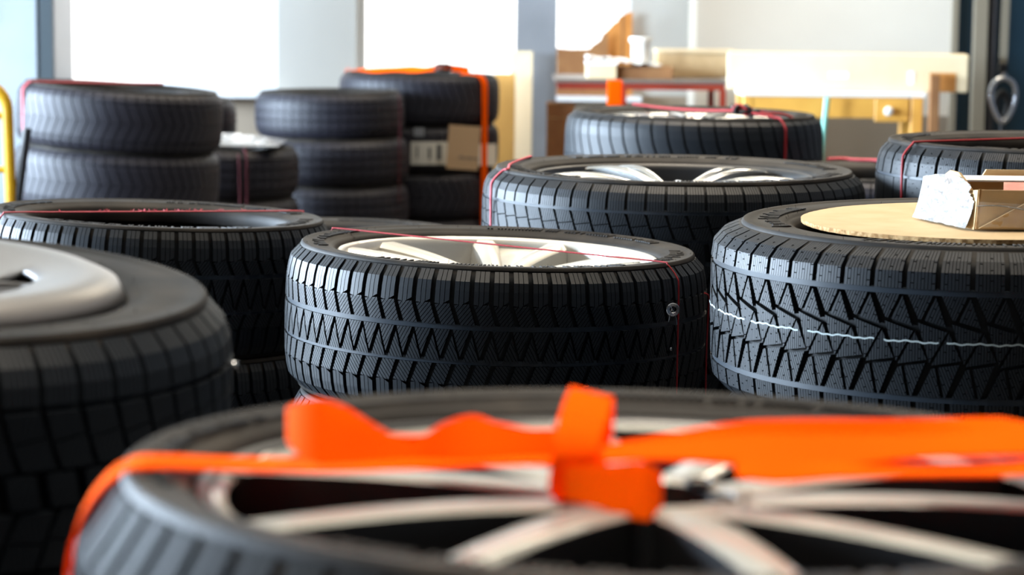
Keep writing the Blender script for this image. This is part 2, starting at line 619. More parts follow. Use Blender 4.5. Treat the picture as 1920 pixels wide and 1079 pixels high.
def casing_mesh(name, R, W, rl, re, prof, m, depth=0.008, v0=0.005, ridges=True, rings=()):
    """sidewalls, shoulders, groove floor and the inside of a tire; top at z = W"""
    top = []
    # inside of the tire, from the middle outwards to the upper bead
    inner = [(R - 0.030, W / 2), (R - 0.032, W - 0.045), (re - 0.012, W - 0.022), (rl + 0.012, W - 0.026), (rl - 0.004, W - 0.036), (rl - 0.006, W - 0.024)]
    outer = [(rl - 0.003, 0.012), (rl + 0.001, 0.0075), (rl + 0.006, 0.0055), (rl + 0.010, 0.0045), (rl + 0.012, 0.0028),
             (rl + 0.35 * (re - rl), 0.0010), (rl + 0.62 * (re - rl), 0.0003), (re - 0.011, 0.0), (re - 0.009, -0.0012), (re - 0.002, -0.0012), (re, 0.0005), (re + 0.0012, 0.004)]
    up_ = inner + [(r, W - z) for r, z in outer]

    def rad(v):
        return lerp_prof(prof, v)

    def dep(v):
        return depth * min(1.0, 0.25 + (v - v0) / 0.03)
    vs = [v0, v0 + .006, v0 + .012, v0 + .018, v0 + .025, v0 + .032, W * .3, W * .4, W * .5]
    vs = [v for v in vs if v <= W / 2]
    for v in vs:
        up_.append((rad(v) - dep(v) + 0.0002, W - v))
    low = [(r, W - z) for r, z in reversed(up_[1:-1])]
    mb = MB()
    mb.revolve(up_ + low, 160, closed=True)
    if ridges:
        # fine radial ribs and moulded pads on the upper sidewall
        rng = random.Random(int(R * 1000) + int(W * 10000))
        for s0, s1, ra, rb in ((0.3, 1.5, .30, .78), (2.4, 3.3, .30, .70), (3.9, 5.3, .34, .80), (5.6, 6.2, .25, .7)):
            k = int((s1 - s0) / 0.021)
            for i in range(k):
                if rng.random() < .22:
                    continue
                a = s0 + (s1 - s0) * i / k
                r0 = rl + (re - rl) * ra
                r1 = rl + (re - rl) * (rb - rng.random() * .25)
                c, s_ = math.cos(a), math.sin(a)
                rot = Matrix.Rotation(a, 3, 'Z')
                mb.box(((r0 + r1) / 2 * c, (r0 + r1) / 2 * s_, W + 0.0001), (r1 - r0, 0.0032, 0.0016), rot)
    # moulding hairs on the shoulder ring and the bead
    rh = random.Random(int(R * 7919))
    for k in range(46):
        a = rh.uniform(0, 2 * PI)
        rr = rh.choice((re - .006, re - .006, rl + .010, rl + .5 * (re - rl)))
        b = Vector((rr * math.cos(a), rr * math.sin(a), W - .001))
        t = b + Vector((rh.uniform(-.0015, .0015), rh.uniform(-.0015, .0015), rh.uniform(.0025, .0060)))
        mb.tube([b, t], .0003, 3, radii=[.00035, .0002])
    nring0 = len(mb.f)
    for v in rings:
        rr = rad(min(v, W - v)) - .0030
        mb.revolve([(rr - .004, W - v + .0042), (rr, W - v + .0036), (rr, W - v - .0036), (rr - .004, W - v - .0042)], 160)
    me = mb.mesh(name, m, 38)
    me.materials.append(M['groove'])
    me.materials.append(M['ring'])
    for p in me.polygons:
        c = p.center
        if math.hypot(c.x, c.y) > re + .004 and .012 < c.z < W - .012:
            p.material_index = 1
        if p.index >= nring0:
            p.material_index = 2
    return me


# --- tread patterns -------------------------------------------------------------
def mirror(cells, W):
    out = []
    for pts, gaps, sipe in cells:
        p = [(u, W - v) for u, v in pts]
        s = (-sipe[0],) + tuple(sipe[1:]) if sipe else None
        out.append((p, gaps, s))
    return out


def pattern_center(W, g1=0.086, v0=0.005):
    """narrow shoulder blocks, slanted blocks, a zigzag rib between two straight grooves"""
    g2 = W - g1
    c = []
    G, g, s = .0037, .0007, .0010
    c.append(([(0, v0), (1, v0), (1, .046), (.5, .0545), (0, .0525)], [g, G, s, s, G], (0, .0085, .0010, 0)))
    c.append(([(0, .0535), (1, .0500), (1.42, g1), (.42, g1)], [s * 1.3, G, .0038, G], (38, .0046, .0010, 0)))
    up_ = list(c)
    c += [([(.05, g1), (1.05, g1), (.52, g2 - .004)], [.0038, .0011, .0011], (28, .0046, .0010, 0)),
          ([(1.05, g1 + .004), (1.52, g2), (.52, g2)], [.0011, .0011, .0038], (-28, .0046, .0010, 0))]
    lo = mirror(up_, W)
    lo = [([(u - .15, v) for u, v in p], gp, sp) for p, gp, sp in lo]
    return c + lo


def pattern_winter(W, g1=0.050, v0=0.004):
    """big square shoulder lugs, network of branching grooves between two straight grooves"""
    g2 = W - g1
    H = g2 - g1

    def y(t):
        return g1 + t * H
    G, g, s, k = .0033, .0006, .0010, .0015
    q = .0036
    c = [([(0, v0), (1, v0), (1, g1), (0, g1)], [g, G, q, G], (0, .0042, .0008, .012))]
    up_ = list(c)
    c += [([(0, y(0)), (.90, y(0)), (.76, y(.14)), (.57, y(.265)), (.38, y(.255))], [q, .0006, .0020, k, G], (22, .0036, .0008, .011)),
          ([(.90, y(0)), (1, y(0)), (1.38, y(.335)), (.57, y(.265)), (.76, y(.14))], [q, G, k, .0020, .0006], (22, .0036, .0008, .011)),
          ([(.39, y(.265)), (1.36, y(.355)), (.80, y(.68))], [k, k, k], (0, .0036, .0008, .011)),
          ([(.80, y(.69)), (1.37, y(.345)), (1.78, y(.63))], [k, k, k], (0, .0036, .0008, .011)),
          ([(.79, y(.70)), (1.01, y(.685)), (1.12, y(.85)), (1.24, y(1)), (.35, y(1))], [k, .0020, .0006, q, G], (-22, .0036, .0008, .011)),
          ([(1.01, y(.685)), (1.79, y(.64)), (1.35, y(1)), (1.24, y(1)), (1.12, y(.85))], [k, G, q, .0006, .0020], (-22, .0036, .0008, .011))]
    lo = [([(u + .35, v) for u, v in p], gp, sp) for p, gp, sp in mirror(up_, W)]
    return c + lo


def pattern_slant(W, g1=0.050, v0=0.006, G=.0028):
    g, s = .0006, .0009
    g2 = g1 + .048
    c = [([(0, v0), (1, v0), (1, g1), (0, g1)], [g, G, .0026, G], (0, .0046, .0008, 0)),
         ([(0, g1), (1, g1), (1.22, g1 + .021), (.22, g1 + .026)], [.0026, G, s, G], (14, .0046, .0007, 0)),
         ([(.22, g1 + .026), (1.22, g1 + .021), (1.5, g2), (.5, g2)], [s, G, .0018, G], (18, .0046, .0007, 0))]
    up_ = list(c)
    lo = mirror(up_, W)
    c.append(([(.1, g2), (.92, g2), (1.1, W - g2), (.3, W - g2)], [.0018, .0016, .0018, .0016], (20, .0046, .0007, 0)))
    return c + lo


def pattern_rows(W, g1=0.060, v0=0.006):
    G, g = .0040, .0006
    g2 = W - g1
    mid = W / 2
    c = [([(0, v0), (1, v0), (1, g1), (0, g1)], [g, G, .0024, G], (0, .0040, .0010, .016))]
    lo = mirror(c, W)
    c += [([(0.3, g1), (1.3, g1), (1.3, mid), (.3, mid)], [.0024, .0020, .0012, .0020], (0, .0040, .0010, .016)),
          ([(0.0, mid), (1, mid), (1, g2), (0, g2)], [.0012, .0020, .0024, .0020], (0, .0040, .0010, .016))]
    return c + lo


def pattern_curved(W, v0=0.006):
    """arrow pattern: curved grooves that run from the shoulder down to the middle"""
    G, g = .0030, .0006
    m = W / 2
    c = [([(0, v0), (1, v0), (1.04, .030), (.04, .030)], [g, G, .00001, G], None),
         ([(.04, .030), (1.04, .030), (1.22, m * .62), (.22, m * .62)], [.00001, G, .00001, G], None),
         ([(.22, m * .62), (1.22, m * .62), (1.62, m), (.62, m)], [.00001, G, .0006, G], None)]
    lo = [([(u + .5, v) for u, v in p], gp, sp) for p, gp, sp in mirror(c, W)]
    return c + lo


def pattern_herring(W, v0=0.006):
    G, g = .0018, .0006
    m = W / 2
    c = [([(0, v0), (1, v0), (1, .038), (0, .038)], [g, G, .0012, G], None),
         ([(0, .038), (1, .038), (1.7, m), (.7, m)], [.0012, G, .0005, G], None)]
    return c + mirror(c, W)


def pattern_ribs(W, v0=0.006):
    G, g = .0012, .0006
    b = [v0, .036, .036 + (W - .072) / 3, .036 + 2 * (W - .072) / 3, W - .036, W - v0]
    c = []
    for i in range(5):
        c.append(([(0, b[i]), (1, b[i]), (1.15, b[i + 1]), (.15, b[i + 1])], [.0022, G, .0022, G], None))
    return c


# --- wheels --------------------------------------------------------------------
def rim_mesh(name, rl, W, m, dip=0.012, lipw=0.010):
    """lip and barrel of an alloy wheel, open through the middle; top plane of the tire at z = W"""
    r = rl - 0.005
    p = [(r, W - dip - .012), (r + .001, W - dip - .003), (r - .002, W - dip), (r - lipw * .6, W - dip - .0005), (r - lipw, W - dip - .004),
         (r - lipw - .003, W - dip - .014), (r - lipw - .006, W - dip - .05), (r - .034, W - dip - .09), (r - .034, .05), (r - .016, .035), (r - .010, .012), (r - .001, .008),
         (r, .014), (r - .006, .030), (r - .012, .05), (r - .024, .07), (r - .024, W - dip - .09), (r - .003, W - dip - .04)]
    return MB().revolve(p, 128, closed=True).mesh(name, m, 35)


def loft(mb, secs):
    """secs: list of rings with equal vertex counts"""
    k = len(secs[0])
    vs = [p for s in secs for p in s]
    fs = []
    for i in range(len(secs) - 1):
        for j in range(k):
            l = (j + 1) % k
            fs.append((i * k + j, i * k + l, (i + 1) * k + l, (i + 1) * k + j))
    fs.append(tuple(range(k - 1, -1, -1)))
    fs.append(tuple(range((len(secs) - 1) * k, len(secs) * k)))
    mb.add(vs, fs)


def arm(mb, r0, r1, a0, a1, z0, z1, w0, w1, th, sag=0.0, flare=1.15, chamf=.25, seg=10):
    """spoke arm from hub angle a0 to rim angle a1"""
    secs = []
    for i in range(seg + 1):
        t = i / seg
        r = r0 + (r1 - r0) * t
        a = a0 + (a1 - a0) * (t * t * (3 - 2 * t) * .5 + t * .5)
        z = z0 + (z1 - z0) * t - sag * math.sin(PI * t)
        w = w0 + (w1 - w0) * t
        c = Vector((math.cos(a), math.sin(a), 0))
        s = Vector((-math.sin(a), math.cos(a), 0))
        p = c * r + Vector((0, 0, z))
        h = w / 2
        e = chamf * w
        secs.append([p - s * h - Vector((0, 0, e * .8)), p - s * h * flare - Vector((0, 0, th)), p + s * h * flare - Vector((0, 0, th)), p + s * h - Vector((0, 0, e * .8)), p + s * (h - e), p - s * (h - e)])
    loft(mb, secs)


def spokes(n, rl, W, kind):
    """list of (name, mesh builder) for one spoke at angle 0 plus the hub"""
    mb = MB()
    r1 = rl - 0.013
    if kind == 'wide':        # broad split spokes with pockets
        zt = W - .017
        for s in (-1, 1):
            arm(mb, .045, r1, s * .24, s * .25, W - .046, zt, .026, .044, .040, sag=-.004, chamf=.22)
        arm(mb, .05, r1 - .01, 0, 0, W - .056, zt - .012, .030, .085, .020, chamf=.1)
    elif kind == 'bent':      # ten slim curved spokes
        zt = W - .016
        for s in (-1, 1):
            arm(mb, .04, r1, s * .13, s * .13 + .10, W - .036, zt, .020, .015, .034, sag=-.016, chamf=.34)
    elif kind == 'twin':      # slim twin spokes that fork from the hub
        zt = W - .014
        for s in (-1, 1):
            arm(mb, .058, r1, s * .27, s * .285, W - .016, zt, .034, .027, .036, sag=-.003, chamf=.07, flare=1.0)
    return mb


def hub_mesh(name, W, kind, m):
    if kind == 'wide':
        z = W - .050
        p = [(.030, z - .03), (.030, z - .002), (.034, z), (.058, z), (.064, z - .006), (.066, z - .05), (.030, z - .05)]
    elif kind == 'bent':
        z = W - .034
        p = [(.001, z - .012), (.024, z - .010), (.030, z), (.052, z), (.060, z - .008), (.062, z - .05), (.001, z - .05)]
    else:
        z = W - .012
        p = [(.001, z - .060), (.042, z - .058), (.044, z - .006), (.048, z - .002), (.056, z - .003), (.062, z - .006), (.064, z - .05), (.001, z - .05)]
    mb = MB().revolve(p, 48, closed=False)
    return mb.mesh(name, m, 35)


def two_tone(me, m2, lim=.35):
    """machined faces on top, painted flanks"""
    me.materials.append(m2)
    for p in me.polygons:
        if abs(p.normal.z) < lim:
            p.material_index = 1
    return me


def bolt_mesh(name, W, kind, m):
    z = {'wide': W - .050, 'bent': W - .034}.get(kind, W - .014)
    mb = MB()
    mb.revolve([(.0, z - .006), (.005, z - .004), (.009, z - .002), (.009, z + .0006), (.007, z + .0012), (.006, z - .003), (0, z - .003)], 12, center=(.045, 0, 0))
    return mb.mesh(name, m, 35)


SPECS = {}


def spec(key, R, W, rl, re, rs, vs, pat, n, rubber='rubber', side='sidewall', depth=.008, wheel=None, wm='silver', bm='silver', ridges=True, nsp=5, phase=0.0, v0=.005, patargs=None, rings=()):
    """builds and stores the part meshes of one kind of tire"""
    prof = [(v0, re + .0016), (vs, rs), (vs + .013, R - .0042), (vs + .034, R - .0012), (W / 2, R)]
    d = {'R': R, 'W': W}
    d['casing'] = casing_mesh('casing', R, W, rl, re, prof, M[side], depth, v0, ridges, rings)
    d['tread'] = tread_mesh('tread', R, W, prof, pat(W, **(patargs or {})), n, M[rubber], depth, v0, phase)
    d['wheel'] = None
    if wheel:
        d['wheel'] = rim_mesh('alloy_wheel', rl, W, M[bm])
        if wheel != 'cover':
            d['spoke'] = spokes(nsp, rl, W, wheel).mesh('spoke', M[wm], 40)
            d['hub'] = hub_mesh('hub', W, wheel, M[wm])
            if wheel == 'twin':
                two_tone(d['spoke'], M['darkrim'])
                two_tone(d['hub'], M['darkrim'])
                rr = rl - .016
                d['ring'] = MB().revolve([(rr - .007, W - .0195), (rr - .004, W - .0170), (rr + .003, W - .0155), (rr + .004, W - .026)], 128).mesh('spoke_ring', M[wm], 40)
            d['bolt'] = bolt_mesh('wheel_bolt', W, wheel, M['darkrim'])
        d['nsp'] = nsp
        d['kind'] = wheel
    SPECS[key] = d
    return d


def wheel_cover(parent, rl, W, m):
    """pressed wheel cover with oval openings near its middle"""
    mb = MB()
    nh = 8
    NA = nh * 16
    rs = [.020, .045, .060, .078, .094, .112, .130, .147, .160, .175, .195, .212, rl - .012, rl - .006]
    zs = [.010, .008, .002, -.008, -.011, -.012, -.012, -.008, -.002, .003, .008, .0085, .003, -.010]
    vs = []
    for r, z in zip(rs, zs):
        for i in range(NA):
            a = 2 * PI * i / NA
            vs.append((r * math.cos(a), r * math.sin(a), W + z))
    fs = []
    for j in range(len(rs) - 1):
        for i in range(NA):
            k = i % 16
            hole = 4 <= j <= 7 and 3 <= k <= 12
            if hole and (j in (4, 7)) and (k in (3, 12)):
                hole = False
            if not hole:
                i2 = (i + 1) % NA
                fs.append((j * NA + i, j * NA + i2, (j + 1) * NA + i2, (j + 1) * NA + i))
    mb.add(vs, fs)
    o = mb.build('wheel_cover', m, parent, 50)
    md = o.modifiers.new('thickness', 'SOLIDIFY')
    md.thickness = .004
    md.offset = -1
    # raised flange round each opening
    for h in range(nh):
        am = 2 * PI * (h * 16 + 8) / NA
        pts = []
        for q in range(20):
            b = 2 * PI * q / 20
            rr = .1285 + .030 * math.cos(b)
            aa = am + .155 * math.sin(b) * (1 - .1 * math.cos(b))
            pts.append((rr * math.cos(aa), rr * math.sin(aa), W - .0095))
        MB().tube(pts + pts[:2], .0035, 6, cap=False).build('opening_flange', m, o, 60)
    return o


def make_tire(key, name, label, loc, rot=(0, 0, 0), group=None, zscale=1.0, xyscale=1.0, spin=0.0):
    d = SPECS[key]
    t = thing(name, label, 'tire', loc, rot, group)
    t.rotation_mode = 'XYZ'
    if zscale != 1 or xyscale != 1:
        t.scale = (xyscale, xyscale, zscale)
    c = part('casing', d['casing'], t)
    tr = part('tread', d['tread'], t)
    c.rotation_euler.z = tr.rotation_euler.z = spin
    if d['wheel']:
        w = part('alloy_wheel', d['wheel'], t)
        if d['kind'] != 'cover':
            n = d['nsp']
            for i in range(n):
                s = part('spoke', d['spoke'], w)
                s.rotation_euler.z = spin + 2 * PI * i / n
                b = part('wheel_bolt', d['bolt'], w)
                b.rotation_euler.z = spin + 2 * PI * (i + .5) / n
            part('hub', d['hub'], w)
            if 'ring' in d:
                part('spoke_ring', d['ring'], w)
    return t


def stack(key, low_key, p, label, low_labels, spin=0.0, name='car_tire', lean=False, group=None, low_sc=1.0):
    """p = (x, y, z of the top plane, tilt about x, tilt about y); returns the top tire"""
    x, y, z, tx, ty = p
    d = SPECS[key]
    W = d['W']
    n = len(low_labels)
    nrm = Vector((ty, -tx, 1)).normalized()
    base = Vector((x, y, z)) - nrm * W
    top = make_tire(key, name, label, base, (tx, ty, 0), group, spin=spin)
    if n:
        Wl = SPECS[low_key]['W']
        h = base.z / n
        for i in range(n):
            f = (n - 1 - i) / n if not lean else 1.0
            zz = base.z - (i + 1) * h
            xx = base.x - (nrm.x * (i + 1) * h if lean else 0)
            yy = base.y - (nrm.y * (i + 1) * h if lean else 0)
            make_tire(low_key, 'car_tire', low_labels[i], (xx, yy, zz + .001), (tx * f, ty * f, 0) if i < n - 1 else (0, 0, 0), group,
                      zscale=(h - .002 - .30 * math.hypot(tx, ty) * (0 if lean else 1.0 / n)) / Wl, xyscale=low_sc, spin=spin + 1.3 * (i + 1))
    return top


# kinds of tire in the room
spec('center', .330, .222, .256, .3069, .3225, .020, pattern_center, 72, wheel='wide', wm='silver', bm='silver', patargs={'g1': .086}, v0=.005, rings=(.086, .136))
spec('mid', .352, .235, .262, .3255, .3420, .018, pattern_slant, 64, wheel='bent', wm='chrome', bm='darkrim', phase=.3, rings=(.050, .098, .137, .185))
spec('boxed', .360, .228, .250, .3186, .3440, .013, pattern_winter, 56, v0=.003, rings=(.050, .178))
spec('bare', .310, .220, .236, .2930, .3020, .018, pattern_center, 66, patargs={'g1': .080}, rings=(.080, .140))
spec('near', .335, .220, .270, .3060, .3215, .026, pattern_slant, 62, wheel='twin', wm='satin', bm='darkrim', patargs={'G': .0045}, rubber='dimmed')
spec('covered', .330, .225, .238, .3040, .3200, .020, pattern_slant, 60, wheel='cover', bm='cover', ridges=False)
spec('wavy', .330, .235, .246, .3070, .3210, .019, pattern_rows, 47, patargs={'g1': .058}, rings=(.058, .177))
spec('arrow', .330, .205, .250, .3070, .3220, .016, pattern_curved, 52, wheel='twin', wm='chrome', bm='darkrim')
spec('herring', .330, .194, .244, .3050, .3190, .016, pattern_herring, 60, rubber='old_rubber')
spec('ribbed', .290, .175, .210, .2660, .2790, .018, pattern_ribs, 50, rubber='old_rubber')
spec('tall', .330, .200, .244, .3060, .3200, .016, pattern_herring, 56, rubber='old_rubber')

ZO = -0.06
B = (-.0226, 3.6374, .7597 + ZO, -.0020, .0255)
C = (.2947, 4.283, .8373 + ZO, .0060, .0029)
Ep = (.6213, 3.056, .8612 + ZO, .0074, -.0107)
G = (-.6317, 4.1544, .7559 + ZO, -.0135, .0386)
A = (.0831, 1.3416, .8770 + ZO, -.0225, .0162)
Hh = (-.5621, 1.9447, .9098 + ZO, .0205, .0595)
Fp = (.985, 4.20, .899 + ZO, .0, .0)
D = (.461, 5.984, .8564 + ZO, .0052, .0100)
J = (-1.265, 7.55, .783, .0, .060)
K = (-1.40, 9.35, .665, 0, 0)
L = (-1.055, 8.35, .545, 0, .02)
Mm = (-.714, 9.07, .713, 0, -.01)
N = (-.389, 9.63, .765, 0, .01)
I = (-.414, 4.95, .585, 0, 0)
P = (.86, 5.45, .690, 0, 0)

stack('center', 'bare', B, 'sharply focused black winter tire on a silver alloy wheel, thin red twine over it',
      ['black tire directly under the sharply focused tire with silver wheel', 'black tire on the floor, lowest under the sharply focused silver-wheeled tire'], spin=.157, name='wheel_with_tire', low_sc=1.04)
stack('mid', 'bare', C, 'black tire with slim curved chrome spokes, just behind the sharply focused silver-wheeled one',
      ['black tire directly under the tire with curved chrome spokes', 'black tire on the floor, lowest under the tire with curved chrome spokes'], spin=.75, name='wheel_with_tire', low_sc=1.08)
stack('boxed', 'wavy', Ep, 'black chunky winter tire with white line round its tread, cardboard disc on top',
      ['black tire directly under the tire topped with a cardboard disc', 'black tire third from the top, below the cardboard disc', 'black tire on the floor, lowest below the cardboard disc'], spin=.1, low_sc=1.04)
stack('bare', 'bare', G, 'bare black tire without a wheel, red string stretched straight across its opening',
      ['black tire directly under the bare tire with red string across it', 'black tire on the floor, lowest under the bare tire with red string'], spin=.2)
stack('near', 'bare', A, 'large blurred black tire on forked silver wheel, tied with orange ribbon bow',
      ['black tire directly under the tire with the orange bow', 'black tire third from the top, under the orange bow', 'black tire on the floor, lowest under the orange bow'], spin=.19, name='wheel_with_tire', low_sc=1.04)
hub_t = stack('covered', 'bare', Hh, 'blurred black tire with grey wheel cover that has oval openings, at the left frame edge',
              ['black tire directly under the grey wheel cover tire', 'black tire third from the top, under the grey wheel cover', 'black tire on the floor, lowest under the grey wheel cover'], name='wheel_with_tire', low_sc=1.02)
wheel_cover([c for c in hub_t.children if c.name.startswith('alloy_wheel')][0], .238, .225, M['cover'])
stack('wavy', 'wavy', Fp, 'black tire with wavy cut tread blocks and red cord, behind the cardboard box',
      ['black tire directly under the tire with wavy cut blocks', 'black tire third from the top, under the one with wavy cut blocks', 'black tire on the floor, lowest below the wavy cut blocks'], spin=.05)
stack('arrow', 'tall', D, 'black tire with curved slanting grooves and a knotted red cord, before the red bench',
      ['black tire directly under the one with curved grooves and knotted cord', 'black tire third from the top, under the curved grooves', 'black tire on the floor, lowest below the curved grooves'], spin=.2, name='wheel_with_tire')
stack('herring', 'herring', J, 'dull black tire atop the leaning stack beside the yellow tube frame',
      ['dull black tire second from the top in the leaning stack by the yellow frame', 'dull black tire third from the top in the leaning stack by the yellow frame', 'dull black tire on the floor under the leaning stack by the yellow frame'], lean=True)
stack('ribbed', 'ribbed', K, 'dark tire peeking out behind the right side of the leaning stack',
      ['dark tire second from the top behind the leaning stack', 'dark tire on the floor behind the leaning stack'], low_sc=1.02)
stack('ribbed', 'ribbed', L, 'low dark tire with crumpled white film on top, between two taller stacks',
      ['dark tire just under the one with crumpled white film on top', 'dark tire on the floor beneath the crumpled white film'], low_sc=1.0)
stack('ribbed', 'ribbed', Mm, 'dark ribbed tire atop the stack below the bright windows',
      ['dark ribbed tire second from the top below the bright windows', 'dark ribbed tire third from the top below the bright windows', 'dark ribbed tire on the floor below the bright windows'], low_sc=1.06)
stack('tall', 'tall', N, 'dark blue-black tire atop the stack with the upright orange strap',
      ['dark tire second from the top behind the upright orange strap, tags on its tread', 'dark tire third from the top behind the upright orange strap', 'dark tire on the floor behind the upright orange strap'], spin=.2)
stack('tall', 'tall', I, 'low dark tire whose grey rim just shows behind the focused silver-wheeled one',
      ['dark tire second from the top, in the low stack behind the focused one', 'dark tire on the floor, in the low stack behind the focused one'])
stack('tall', 'tall', P, 'low dark tire with pink cord, between the curved-groove tire and the wavy cut one',
      ['dark tire second from the top, under the low one with pink cord', 'dark tire on the floor, under the low one with pink cord'])


# ================================================================ CORDS AND STRAPS
def plane_pt(p, ang, r, dz=0.0):
    """point on the tilted top plane of a tire"""
    x, y = r * math.cos(ang), r * math.sin(ang)
    return Vector((p[0] + x, p[1] + y, p[2] + p[3] * y - p[4] * x + dz))


def ang_of(p, px, py):
    """direction, seen from the tire's axis, of the point of its top plane that the photo shows at px, py"""
    q = on_z(px, py, p[2])
    for _ in range(4):
        q = on_z(px, py, p[2] + p[3] * (q.y - p[1]) - p[4] * (q.x - p[0]))
    return math.atan2(q.y - p[1], q.x - p[0])


def ang_x(p, R, px, dz=-.04):
    """direction at which the near side of a tire passes the photo column px"""
    best = None
    for i in range(361):
        a = -PI + PI * i / 360
        q = plane_pt(p, a, R, dz)
        l = CAM_R.to_3x3().transposed() @ (q - CAM)
        x = 960 + F_PX * l.x / -l.z
        y = 539.5 - F_PX * l.y / -l.z
        x -= (y - 539.5) * 0
        if best is None or abs(x - px) < best[0]:
            best = (abs(x - px), a)
    return best[1]


def wrap(p, key, a, b, off=.003, down=None, mids=None):
    """path over a tire: up the side at angle a, across the top, down the side at angle b"""
    d = SPECS[key]
    R = d['R']
    zb = down if down is not None else .02
    re = R * .93

    def side(ang):
        s = [plane_pt(p, ang, re - .004, off), plane_pt(p, ang, re + .006, off * .6 - .002), plane_pt(p, ang, R - .004 + off, -.017), plane_pt(p, ang, R + off, -.035), plane_pt(p, ang, R + off, -.12)]
        q = s[-1]
        s.append(Vector((q.x, q.y, max(zb, p[2] - .4))))
        s.append(Vector((q.x, q.y, zb)))
        return s
    A_, B_ = side(a), side(b)
    ca, cb = plane_pt(p, a, re - .01, off), plane_pt(p, b, re - .01, off)
    mid = mids if mids is not None else [ca.lerp(cb, t) for t in (.15, .35, .5, .65, .85)]
    return list(reversed(A_)) + [Vector(m) for m in mid] + B_


def fuzz(mb, pts, n, l, r):
    """frayed fibres that stand off a cord"""
    rng = random.Random(n)
    for _ in range(n):
        i = rng.randrange(len(pts) - 1)
        q = Vector(pts[i]).lerp(Vector(pts[i + 1]), rng.random())
        for _ in range(3):
            d = Vector((rng.uniform(-1, 1), rng.uniform(-1, 1), rng.uniform(.1, 1))).normalized()
            mb.tube([q, q + d * l * .5, q + d * l + Vector((rng.uniform(-1, 1) * l * .3, 0, 0))], r, 3)


def cord(name, label, pts, r, m, smooth=5, frayed=0):
    q = smoothpath(pts, smooth)
    o = MB().tube(q, r, 8).build(name, m, None, 60)
    tag(o, label, 'twine')
    if frayed:
        mb = MB()
        fuzz(mb, pts[7:-7], frayed, .006, .00045)
        mb.build('frayed_fibres', m, o)['kind'] = 'stuff'
    return o


# B : thin cord from the far left edge to the near right edge
cord('red_twine', 'thin red cord slanting across the silver alloy wheel and down its right side', wrap(B, 'center', ang_of(B, 655, 434), ang_of(B, 1222, 493), down=.25), .0013, M['cord'])
cord('red_twine', 'second red cord hanging down the dark right flank of the silver-wheeled tire',
     [plane_pt(B, ang_of(B, 1285, 486), .334, -.05), plane_pt(B, ang_of(B, 1288, 485), .338, -.056), plane_pt(B, ang_of(B, 1294, 484), .336, -.075), plane_pt(B, ang_of(B, 1296, 484), .334, -.14), plane_pt(B, ang_of(B, 1296, 484), .334, -.22)], .0012, M['cord'])
# G : taut string
aG, bG = ang_of(G, -20, 402), ang_of(G, 560, 399)
cord('red_string', 'taut frayed red string stretched across the bare tire opening', wrap(G, 'bare', aG, bG, down=.25), .0014, M['cord_pink'], frayed=26)
# F
cord('red_twine', 'red twisted cord over the tire with wavy cut blocks, down its left side', wrap(Fp, 'wavy', ang_x(Fp, .332, 1693), ang_of(Fp, 2240, 250), down=.3), .0021, M['cord'])
# C
cord('pale_twine', 'pale pink cord bending over the left shoulder of the chrome-spoked tire', wrap(C, 'mid', ang_x(C, .354, 922), ang_of(C, 985, 296), down=.4,
     mids=[plane_pt(C, ang_of(C, 955, 312), .30, .004), plane_pt(C, ang_of(C, 975, 302), .30, .004)]), .0022, M['cord_pink'])
# J
cord('red_twine', 'faded red cord round the left end of the leaning stack', wrap(J, 'herring', ang_x(J, .332, 44), ang_of(J, 330, 158), down=.1), .0042, M['cord_pink'])
# L
cord('red_twine', 'dark red cord over the low tire with crumpled white film', wrap(L, 'ribbed', ang_x(L, .292, 462), ang_of(L, 475, 270), down=.1), .0035, M['cord_dark'])
cord('red_twine', 'second dark red cord, hanging in front of the low film-topped tire', [plane_pt(L, ang_of(L, 478, 293),   .296, -.01), plane_pt(L, ang_of(L, 480, 293), .299, -.05), plane_pt(L, ang_of(L, 482, 293), .299, -.15), plane_pt(L, ang_of(L, 484, 293), .299, -.3)], .0030, M['cord_dark'])
# M
cord('dark_red_twine', 'thin dark red cord upright at the right edge of the ribbed stack', [at(748, 178, 8.93), at(750, 210, 8.93), at(749, 300, 8.92), at(748, 380, 8.92)], .0024, M['cord_dark'])
# D : cord with a knot
aD, bD = ang_of(D, 1200, 199), ang_of(D, 1420, 221)
dpath = wrap(D, 'arrow', aD, ang_of(D, 1440, 222), down=.3, mids=[at(1250, 203, 6.15), at(1320, 207, 5.98), at(1380, 208, 5.86), at(1415, 213, 5.78)])
cord('red_twine', 'red and pink cord lying across the top of the curved-groove tire', dpath, .0030, M['cord'])
kn = thing('twine_knot', 'thick dark knot of red cord on the right top edge of the curved-groove tire', 'knot', at(1392, 212, 5.80))
for nm, mt, off, rr in (('red_strand', 'cord', 0, .0042), ('black_strand', 'black', .9, .0050)):
    kp = []
    for i in range(40):
        t = i / 39 * 2 * PI * 2
        kp.append(Vector((.020 * math.cos(t + off) * (1 + .3 * math.sin(2.5 * t)), .012 * math.sin(t * 1.5 + off), .006 + .010 * math.sin(t * .75 + off) + .004 * math.cos(3 * t))))
    MB().tube(kp, rr, 7).build(nm, M[mt], kn, 60)
tl = [Vector((0, 0, .004)), Vector((.03, .0, .006)), Vector((.06, -.01, .001)), Vector((.10, -.005, -.002)), Vector((.125, 0, -.012)), Vector((.134, -.01, -.03)), Vector((.136, -.01, -.10)), Vector((.136, -.01, -.17))]
MB().tube(smoothpath(tl, 4), .0034, 7).build('cord_end', M['cord'], kn, 60)
tl = [Vector((.01, 0, .003)), Vector((.04, .005, .000)), Vector((.066, -.012, -.004)), Vector((.083, -.028, -.02)), Vector((.088, -.038, -.06)), Vector((.088, -.038, -.17))]
MB().tube(smoothpath(tl, 4), .0032, 7).build('cord_end', M['cord'], kn, 60)
